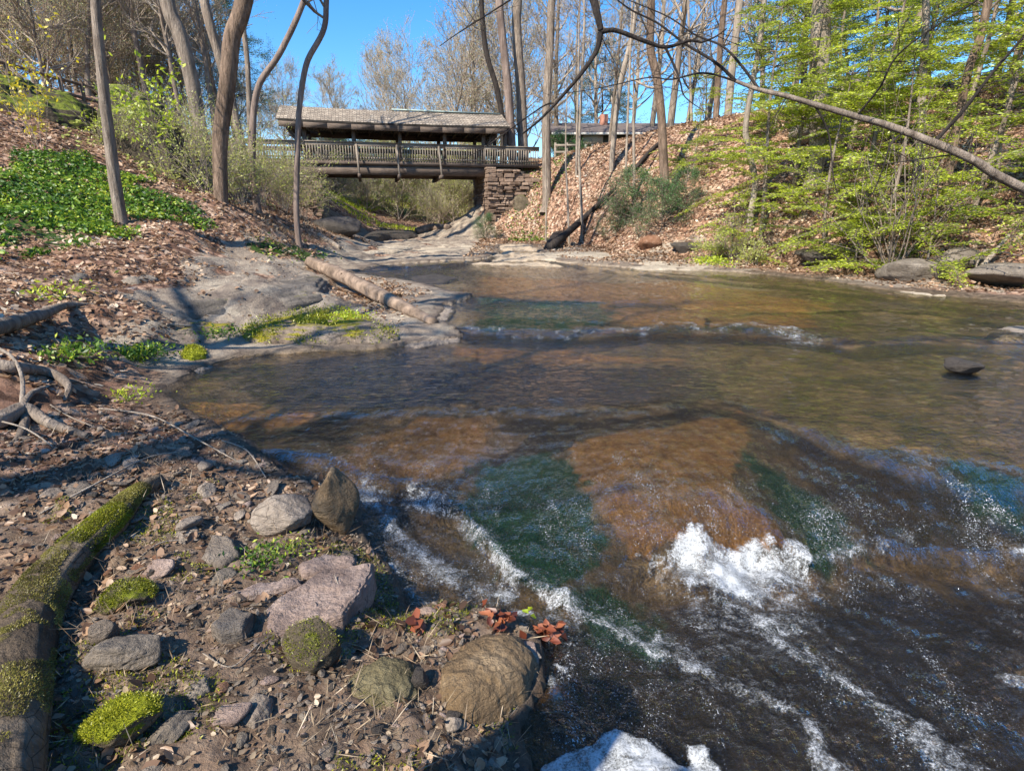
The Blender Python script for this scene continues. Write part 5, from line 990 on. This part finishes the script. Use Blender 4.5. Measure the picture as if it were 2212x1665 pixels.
P1, _ = limb(b, lp, [6.2,6.2,6.2,6.3,6.4,6.4,6.5,6.6,6.7,6.8], .048, .018, 70, 3); b.build('limb', M['bark_gray'], oroot)
rs = np.random.RandomState(9); tips = []
for pts, ys, a, c_ in [([(1590,176),(1545,135),(1480,95),(1420,50),(1360,20),(1310,-20)], [6.8,6.8,6.9,7,7,7], .018, .006), ([(1590,176),(1520,158),(1450,172),(1400,168),(1300,190),(1200,205)], [6.8,6.8,6.9,6.9,7,7], .012, .003),
   ([(1640,194),(1600,140),(1560,100),(1500,75),(1440,35),(1330,-10)], [6.7,6.8,6.9,7,7.1,7.2], .016, .005), ([(1850,252),(1900,190),(1960,100),(2212,-60)], [6.4,6.2,6,5.6], .012, .006), ([(2020,305),(2080,240),(2150,150),(2230,60)], [6.3,6.2,6.1,6], .022, .010),
   ([(1955,285),(1925,310),(1905,370),(1880,425),(1830,470)], [6.4,6.35,6.3,6.3,6.2], .010, .003), ([(2080,332),(1980,345),(1850,365),(1800,380)], [6.3,6.3,6.3,6.2], .009, .002), ([(1760,226),(1790,290),(1800,380),(1810,420)], [6.5,6.5,6.4,6.3], .012, .003), ([(1500,158),(1505,175),(1500,195)], [6.9,6.9,6.9], .006, .003), ([(1700,208),(1670,260),(1650,300)], [6.6,6.6,6.5], .006, .003)]:
    b = MB(); P, R = limb(b, pts, ys, a, c_, 24, 5, 7)
    for q in range(5): i = rs.randint(6, 23); grow(b, P[i], np.array([rs.normal(), rs.normal() * .5, rs.normal() * .6]) * .6, rs.uniform(.25, .7), min(.005, R[i] * .6), 1, rs, tips, 0, .15, (3,), .7, .0016)
    b.build('branch', M['bark_dark'], oroot)
d2 = empty('overhanging_tree', (0, 0, 0), 'dark crooked limb hanging into the sky from above, of a tree behind the camera', 'tree')
b = MB(); b.tube(smoothpath([(3.5, -2.4, -.3), (3.5, -2.4, 3), (3.4, -2.2, 6), (3.4, -2.0, 11)], 30), np.linspace(.13, .07, 30), 12, rough=.1); b.build('trunk', M['bark_gray'], d2)
b = MB(); top = PY(1270, -60, 5.6); P = smoothpath([(3.4, -2.2, 6), (2.6, .5, 7.2), (1.4, 3.0, 7.9), PY(1268, -330, 5.5), top, PY(1285, 10, 5.6), PY(1293, 45, 5.6), PY(1297, 70, 5.6), PY(1288, 110, 5.6), PY(1255, 160, 5.6), PY(1208, 215, 5.7), PY(1165, 260, 5.7), PY(1128, 290, 5.8)], 90)
b.tube(P, np.concatenate([np.linspace(.055, .026, 50), np.linspace(.026, .007, 40)]), 9, rough=.08); tips = []; b.build('limb', M['bark_dark'], d2)
for pts, ys, a, c_ in [([(1297,70),(1330,66),(1400,92),(1440,102),(1490,88),(1515,92)], [5.6]*6, .022, .010), ([(1437,102),(1460,150),(1470,180),(1480,210),(1520,240)], [5.6,5.6,5.5,5.5,5.4], .012, .003), ([(1515,92),(1545,80),(1570,62)], [5.6,5.6,5.5], .010, .004), ([(1200,225),(1170,232),(1060,310),(1000,345)], [5.7,5.8,5.9,6], .008, .003), ([(1150,-30),(1040,40),(985,75),(950,100)], [5.6,5.7,5.8,5.9], .008, .003), ([(1297,75),(1320,120),(1350,170)], [5.6,5.6,5.6], .005, .002)]:
    b = MB(); P, R = limb(b, pts, ys, a, c_, 24, 5, 7)
    for q in range(4): i = rs.randint(6, 23); grow(b, P[i], np.array([rs.normal(), rs.normal() * .5, rs.normal() * .6]) * .6, rs.uniform(.2, .6), min(.004, R[i] * .6), 1, rs, tips, 0, .15, (3,), .7, .0014)
    b.build('branch', M['bark_dark'], d2)
# ------------------------------------------------------------------ trees on the near bank behind the camera, for their shade
for i, (x, y, r, h) in enumerate([(-6.3,-1.4,.15,14),(-7.8,1.5,.2,15)]):
    rs = np.random.RandomState(70 + i); z = T(x, y); root = empty('bare_tree', (x, y, z - .3), ['bare tree on the bank behind the viewpoint at left', 'bare tree standing up the left bank outside the view'][i], 'tree')
    b = MB(); S = smoothpath([(0, 0, 0), (.1, .05, h * .3), (.0, .2, h * .6), (.2, .3, h)], 30); R = np.linspace(r, .03, 30); b.tube(S, R, 10, rough=.1); b.build('trunk', M['bark_gray'], root); c = MB(); tips = []
    for k in range(26): j = int(rs.uniform(9, 28)); az = rs.uniform(0, 6.28); grow(c, S[j], np.array([cos(az), sin(az), .6]) / 1.17, rs.uniform(1.5, 3.2), R[j] * .5, 2, rs, tips, .08, .14, (3, 4), .6, .006)
    c.build('branch', M['bark_gray'], root)
# ------------------------------------------------------------------ leaf litter, ground cover, dry grass, debris
def scatter(name, n, box, seed, mat, size, wid, label, keep, hexa=True, tilt=.35, lift=.01, curl=.35, stand=False, cat='leaves', power=1.0, rbias=0.0):
    rs = np.random.RandomState(seed); x = rs.uniform(box[0], box[2], n); y = box[1] + (box[3] - box[1]) * rs.uniform(0, 1, n) ** power
    z, sd, k = terrain(x, y, True); m = keep(x, y, z, sd, rs) & (np.abs(x) < y * 1.25 + 1.5); x, y, z = x[m], y[m], z[m]; q = len(x); e = .05
    gx = (terrain(x + e, y) - z) / e; gy = (terrain(x, y + e) - z) / e; N = np.stack([-gx, -gy, np.ones(q)], 1); N /= np.linalg.norm(N, axis=1)[:, None]
    N2 = N + rs.normal(size=(q, 3)) * tilt; N2 /= np.linalg.norm(N2, axis=1)[:, None]; az = rs.uniform(0, 6.28, q); D = np.stack([np.cos(az), np.sin(az), 0 * az], 1); D = D - N2 * np.sum(D * N2, 1)[:, None]
    if stand: D = N + rs.normal(size=(q, 3)) * stand
    sz = size(x, y, rs) if callable(size) else size * rs.uniform(.6, 1.4, q); b = MB()
    b.leaves(np.stack([x, y, z + lift * (.3 + rs.rand(q))], 1), D, N2, sz, sz * wid, np.clip(rs.beta(2, 2, q) + rbias + .38 * fbm(x * 1.2, y * 1.2, 0, 3, seed), 0, 1), curl * rs.uniform(-.3, 1.3, q), hexa)
    o = b.build(name, M[mat]); return tag(o, label, cat, None, 'stuff')
lsz = lambda x, y, rs: np.clip(.042 + .0018 * np.hypot(x, y), .04, .10) * rs.uniform(.35, 1.6, len(x))
nm = lambda x, y, s, t: fbm(x * s, y * s, 0, 3, 88) > t
FARP = [(690,545),(715,503),(1060,505),(1095,560),(900,590),(740,592)]
ROCKP = [(352,690),(290,640),(372,600),(440,566),(466,524),(536,515),(570,555),(640,560),(715,610),(730,640),(800,672),(870,720),(850,750),(540,748),(330,712)]
inpoly = lambda x, y, pts: sdist(x, y, worldpoly(pts, terrain)) < .9 * fbm(x * 1.1, y * 1.1, 0, 4, 99, .6) * np.clip(np.hypot(x, y) / 10, .3, 1.5)
scatter('leaf_litter', 85000, (-14, 4.2, -1.5, 22), 1, 'litter', lsz, .6, 'pinkish tan dead leaves covering the left bank', lambda x, y, z, sd, rs: (sd > .4) & (rs.rand(len(x)) < ss(.3, 1.2, sd)) & ~(inpoly(x, y, ROCKP) & (rs.rand(len(x)) > .06)) & ~inpoly(x, y, FARP), power=1.3)
scatter('leaf_litter', 165000, (-1.5, 11, 24, 34), 2, 'litter', lsz, .6, 'pinkish tan dead leaves covering the right slope', lambda x, y, z, sd, rs: (sd > .15) & (rs.rand(len(x)) < ss(-.5, 2.0, sd)))
scatter('leaf_litter', 9000, (-4.6, .5, .8, 4.6), 3, 'litter', .045, .55, 'brown leaf scraps and bark bits on the dark near bank', lambda x, y, z, sd, rs: (sd > .08) & nm(x, y, 1.4, -.15), rbias=-.2)
GC = [(-300,370),(0,338),(150,345),(270,368),(370,405),(450,455),(400,492),(260,482),(190,522),(60,545),(-300,590)]
scatter('ground_cover', 95000, (-14, 6.5, -4, 16), 4, 'cover', .062, .55, 'dense glossy green ground cover on the left bank in dappled shade', lambda x, y, z, sd, rs: inpoly(x, y, GC) & nm(x, y, .9, -.34), tilt=.7, lift=.10, cat='ground cover')
scatter('ground_cover', 5000, (-9, 9, -3, 18), 5, 'cover', .07, .4, 'dark green plants on the ledge behind the upper end of the log', lambda x, y, z, sd, rs: inpoly(x, y, [(540,525),(610,528),(700,548),(660,565),(590,560)]), tilt=.7, lift=.08, cat='ground cover')
scatter('ground_cover', 5000, (-2, 26, 6, 34), 15, 'cover', .10, .5, 'green weeds behind the trunks at the right end of the bridge', lambda x, y, z, sd, rs: inpoly(x, y, [(1110,360),(1140,330),(1200,325),(1215,345),(1170,362)]), tilt=.7, lift=.1, cat='ground cover')
scatter('bank_brush', 6000, (-16, 9, -5, 22), 6, 'brush', .11, .4, 'tangled olive green brush along the dark hollow of the left bank', lambda x, y, z, sd, rs: inpoly(x, y, [(0,190),(140,235),(250,270),(350,320),(420,370),(430,430),(330,400),(200,330),(80,250),(0,225)]), tilt=.9, lift=.25, cat='brush')
scatter('meadow', 30000, (-12, 33, 5, 60), 7, 'lime', .16, .3, 'bright green meadow beyond the bridge opening', lambda x, y, z, sd, rs: (sd > 1) & nm(x, y, .25, -.05), stand=.4, tilt=.3, lift=.0, hexa=False, cat='meadow')
scatter('dry_grass', 16000, (-8, 9, -3, 24), 8, 'dry', .10, .10, 'straw colored dry grass and leaves on the sandy left bank', lambda x, y, z, sd, rs: inpoly(x, y, [(560,480),(640,470),(760,500),(720,530),(660,545),(560,530),(480,520)]), stand=1.2, hexa=False, cat='grass')
def fore(x, y, sd): return (np.abs(x + .8) < 2.4) & (y < 3.6) & (sd > .04)
scatter('forest_debris', 14000, (-3.2, .5, .9, 4.2), 9, 'dry', .035, .10, 'fine dry stems and needles strewn over the near bank', lambda x, y, z, sd, rs: fore(x, y, sd) & nm(x, y, 2.2, -.1), stand=1.6, hexa=False, tilt=1.0, lift=.012, cat='debris', rbias=-.15)
scatter('moss', 110000, (-2.6, .5, .9, 3.3), 10, 'moss', .012, .35, 'olive green moss patches on the near bank', lambda x, y, z, sd, rs: fore(x, y, sd) & nm(x, y, 2.6, .12), stand=.7, hexa=False, tilt=1.0, lift=.004, cat='moss', rbias=-.1)
scatter('slate_chips', 9000, (-3.4, .5, .9, 4.4), 12, 'dry', .02, .7, 'tiny stone and bark chips of the near bank', lambda x, y, z, sd, rs: (sd > .03) & (y < 4.4), hexa=True, tilt=.45, lift=.006, cat='gravel', rbias=-.25)
for i, (X, Y, n, s, m, lb) in enumerate([(150,770,500,.06,'cover','clump of green weeds in the shade below the gray root log'), (300,770,900,.05,'cover','ivy-like green weeds beside the still pool edge'),(125,640,160,.07,'lime','small bright green seedling in sunlit leaves'),(470,725,260,.05,'cover','grassy tuft on the low mossy slab'),(270,860,160,.04,'lime','tiny green seedling on the dark bank'),(560,1215,380,.028,'cover','small leafy green weed between the pale gray rock and the pink bar stone'),(640,1190,160,.022,'lime','yellow green sprigs under the lumpy pale rock'),(750,690,420,.05,'lime','grass tuft on top of the wide golden mossy rock'),(1545,572,260,.10,'lime','bright green weeds on the far bank slab'),(2010,590,260,.07,'lime','yellow green plant between the right waterline boulders')]):
    p = PT(X, Y); rs = np.random.RandomState(200 + i); q = s * 6; P = p + rs.normal(size=(n, 3)) * [q * .45, q * .45, q * .12] + [0, 0, q * .12]; b = MB(); b.leaves(P - p, rs.normal(size=(n, 3)) * [1, 1, .8] + [0, 0, .5], rs.normal(size=(n, 3)), s * rs.uniform(.5, 1.3, n), s * .4, rs.rand(n), .2)
    o = empty('weed', tuple(p), lb, 'plant'); b.build('foliage', M[m], o); st = MB(); P = P - p
    for q_ in range(0, n, 9): st.tube([P[q_] * [.25, .25, 0], P[q_]], [.0016, .001], 3)
    st.build('stem', M['twig'], o)
# wet leaves caught on the stones
def leafclump(name, X, Y, n, s, mat, label, seed, up=.03, sx=.05):
    p = PT(X, Y); rs = np.random.RandomState(seed); P = rs.normal(size=(n, 3)) * [sx, sx * .7, .010] + [0, 0, .02]; b = MB(); b.leaves(P, rs.normal(size=(n, 3)) * [1, 1, .5], np.array([0, -.3, 1.]) + rs.normal(size=(n, 3)) * .5, s * rs.uniform(.7, 1.3, n), s * .6, rs.rand(n), .6, True)
    o = b.build(name, mat and M[mat]); o.location = p + [0, 0, up]; return tag(o, label, 'leaves')
leafclump('leaf_clump', 1185, 1395, 26, .065, 'redleaf', 'clump of wet reddish brown leaves caught right of the large brown boulder', 1, .05, .03); leafclump('leaf_clump', 1085, 1355, 18, .06, 'redleaf', 'wet rust brown leaves pasted behind the large brown boulder', 2, .03, .05)
leafclump('dead_leaf', 905, 1365, 5, .07, 'redleaf', 'bright orange red leaf tucked beside the olive stone', 3, .04, .012); leafclump('leaf', 1142, 1352, 3, .04, 'lime', 'single lime green leaf on the wet reddish leaves', 4, .06, .008); leafclump('leaf_clump', 695, 1100, 6, .05, 'litter', 'curled dry tan leaves stuck on the pointed boulder', 5, .12, .015)

x, y, z, rs = land_spots(16000, (-3.4, .85, .5, 4.4), 55, keep=lambda x, y, sd: (np.abs(x) < y * .98) & (sd < 3) & (fbm(x * 1.7, y * 1.7, 0, 3, 66) > -.35))
V0, F0 = ico(1); rk = MB(); vs = [V0 * (1 + .25 * np.random.RandomState(q).normal(size=(len(V0), 1))) for q in range(12)]
for kd, cnt in (('slate', 2200), ('pink', 900), ('pale', 1100), ('dark', 1300)):
    rk = MB()
    for q in range(cnt):
        i = rs.randint(len(x)); s_ = .004 + .011 * rs.rand() ** 2; a = rs.uniform(0, 6.28); v = vs[rs.randint(12)] * [1.2, .8, .45] * s_; tl = rs.normal() * .4
        v = np.stack([v[:, 0] * cos(a) - v[:, 1] * sin(a), v[:, 0] * sin(a) + v[:, 1] * cos(a), v[:, 2] + v[:, 0] * tl], 1); rk.add(v + [x[i], y[i], z[i] + s_ * .3], None, F0, rs.rand())
    tag(rk.build('gravel', ROCK[kd], smooth=False), {'slate': 'gray slate grit between the pebbles of the near bank', 'pink': 'pinkish grit between the pebbles of the near bank', 'pale': 'pale grit between the pebbles of the near bank', 'dark': 'dark grit between the pebbles of the near bank'}[kd], 'gravel', None, 'stuff')
scatter('dry_stems', 9000, (-3.2, .5, .9, 4.0), 19, 'dry', .085, .035, 'long wiry dry stems lying tangled over the near bank', lambda x, y, z, sd, rs: fore(x, y, sd) & nm(x, y, 1.9, .0), stand=2.2, hexa=False, tilt=1.0, lift=.015, cat='debris')
def fuzz_on(o, n, seed, sz=.012, thr=-.1, nz=.25, fr=5, mat='moss', rb=0.0):
    bpy.context.view_layer.update(); me = o.data; nv = len(me.vertices); co_ = np.empty(nv * 3); no = np.empty(nv * 3); me.vertices.foreach_get('co', co_); me.vertices.foreach_get('normal', no); co_ = co_.reshape(-1, 3); no = no.reshape(-1, 3)
    rs = np.random.RandomState(seed); i = rs.randint(0, nv, n); mw = np.array(o.matrix_world); Wn = no @ mw[:3, :3].T; Wc = co_ @ mw[:3, :3].T + mw[:3, 3]
    k = (Wn[i, 2] > nz) & (fbm(Wc[i, 0] * fr, Wc[i, 1] * fr, Wc[i, 2] * fr, 3, seed) > thr); i = i[k]; q = len(i); ext = np.ptp(co_, axis=0).max() / 60
    b = MB(); b.leaves(co_[i] + rs.normal(size=(q, 3)) * ext, no[i] + rs.normal(size=(q, 3)) * .6, rs.normal(size=(q, 3)), sz * rs.uniform(.5, 1.4, q), sz * .35, np.clip(.5 + rb + rs.normal(size=q) * .2, 0, 1), .1)
    m = b.build('moss', M[mat], o); m['kind'] = 'stuff'
for o in list(C.objects):
    lb = o.get('label', '')
    if lb.startswith('bottom left rock capped'): fuzz_on(o, 9000, 1, .009, -.2, .3, 5, rb=.25)
    if lb.startswith('angular rock with a moss cap'): fuzz_on(o, 5000, 2, .009, .08, .3, 9)
    if lb.startswith('low brownish moss hummock'): fuzz_on(o, 8000, 3, .010, -.3, .2, 9, rb=-.1)
    if lb.startswith('smooth olive rounded'): fuzz_on(o, 2500, 4, .007, .1, .5, 9, rb=-.15)
    if lb.startswith('wide low rock covered'): fuzz_on(o, 16000, 5, .035, .05, .3, 1.4, rb=.1)
    if lb.startswith('small stone capped'): fuzz_on(o, 3000, 6, .02, -.6, .2, 3, rb=.3)

sn = empty('shade_snag', (-1.35, -.25, T(-1.35, -.25) - .2), 'unseen broken trunk added behind the viewpoint at left to cast shade', 'shade_caster')  # added out of view to throw a shadow over the bottom foreground
b = MB(); b.tube(smoothpath([(0, 0, 0), (.02, .0, .8), (-.03, .02, 1.6), (.02, .05, 2.35)], 24), np.concatenate([[.34, .28], np.linspace(.24, .17, 22)]), 16, rough=.25, cap=True, seed=3); b.build('trunk', M['bark_brown'], sn)
b = MB(); b.tube([(.0, .0, 1.5), (.28, -.1, 1.85), (.42, -.12, 2.2)], [.07, .05, .02], 8, rough=.2, cap=True); b.build('branch', M['bark_brown'], sn)

fp = [PY(-90, 112, 17.5), PY(0, 134, 18), PY(109, 165, 19), PY(199, 190, 20), PY(336, 230, 22), PY(420, 262, 24)]
fr = empty('rail_fence', tuple(fp[0]), 'rustic brown rail fence running down along the top of the left slope', 'fence')
for dz in (0, -.38):
    b = MB(); b.tube(smoothpath([p + np.array([0, 0, dz]) for p in fp], 40), np.full(40, .05), 8, rough=.25, seed=2); b.build('rail', M['bark_brown'], fr).location = tuple(-fp[0]) if 0 else (0, 0, 0)
fr.location = (0, 0, 0)
for q in smoothpath(fp, 10):
    g = T(q[0], q[1]); b = MB(); b.tube([(q[0], q[1], min(g, q[2]) - .3), (q[0], q[1], q[2] + .08)], [.065, .055], 8, rough=.1, cap=True); b.build('fence_post', M['bark_brown'], fr)
# ------------------------------------------------------------------ light, sky, camera
SUN_AZ = math.atan2(-.78, -.62); SUN_EL = radians(43)   # direction towards the sun: behind the camera and to the left
sd_ = Vector((cos(SUN_AZ) * cos(SUN_EL), sin(SUN_AZ) * cos(SUN_EL), sin(SUN_EL)))
ld = bpy.data.lights.new('sun', 'SUN'); ld.energy = 4.8; ld.angle = radians(.5); ld.color = (1, .925, .80)
lo = bpy.data.objects.new('sun', ld); C.objects.link(lo); lo.rotation_euler = (-sd_).to_track_quat('-Z', 'Y').to_euler(); lo.location = (0, -20, 30)
w = bpy.data.worlds.new('World'); bpy.context.scene.world = w; w.use_nodes = True; nt = w.node_tree
sk = nt.nodes.new('ShaderNodeTexSky'); sk.sky_type = 'NISHITA'; sk.sun_disc = False; sk.sun_elevation = SUN_EL
sk.sun_rotation = math.atan2(sd_.x, sd_.y); sk.air_density = 1.0; sk.dust_density = .2; sk.ozone_density = 4.0; sk.altitude = 300
bg = nt.nodes['Background']; bg.inputs[1].default_value = .13; hs = nt.nodes.new('ShaderNodeHueSaturation'); hs.inputs['Saturation'].default_value = 1.3; nt.links.new(sk.outputs[0], hs.inputs['Color']); nt.links.new(hs.outputs[0], bg.inputs[0])
cam = bpy.data.cameras.new('camera'); co = bpy.data.objects.new('camera', cam); C.objects.link(co)
cam.lens = 20.0; cam.sensor_width = 36.0; cam.clip_end = 2000; cam.clip_start = .05
co.location = (0, 0, HC); co.rotation_euler = (radians(90) - PITCH, 0, 0); bpy.context.scene.camera = co
sc = bpy.context.scene; sc.view_settings.view_transform = 'Standard'; sc.view_settings.look = 'None'; sc.view_settings.exposure = .98; sc.view_settings.gamma = 1
sc.cycles.max_bounces = 6; sc.cycles.transparent_max_bounces = 12; sc.cycles.caustics_reflective = False; sc.cycles.caustics_refractive = False
sc.cycles.use_denoising = True; sc.cycles.sample_clamp_indirect = 4
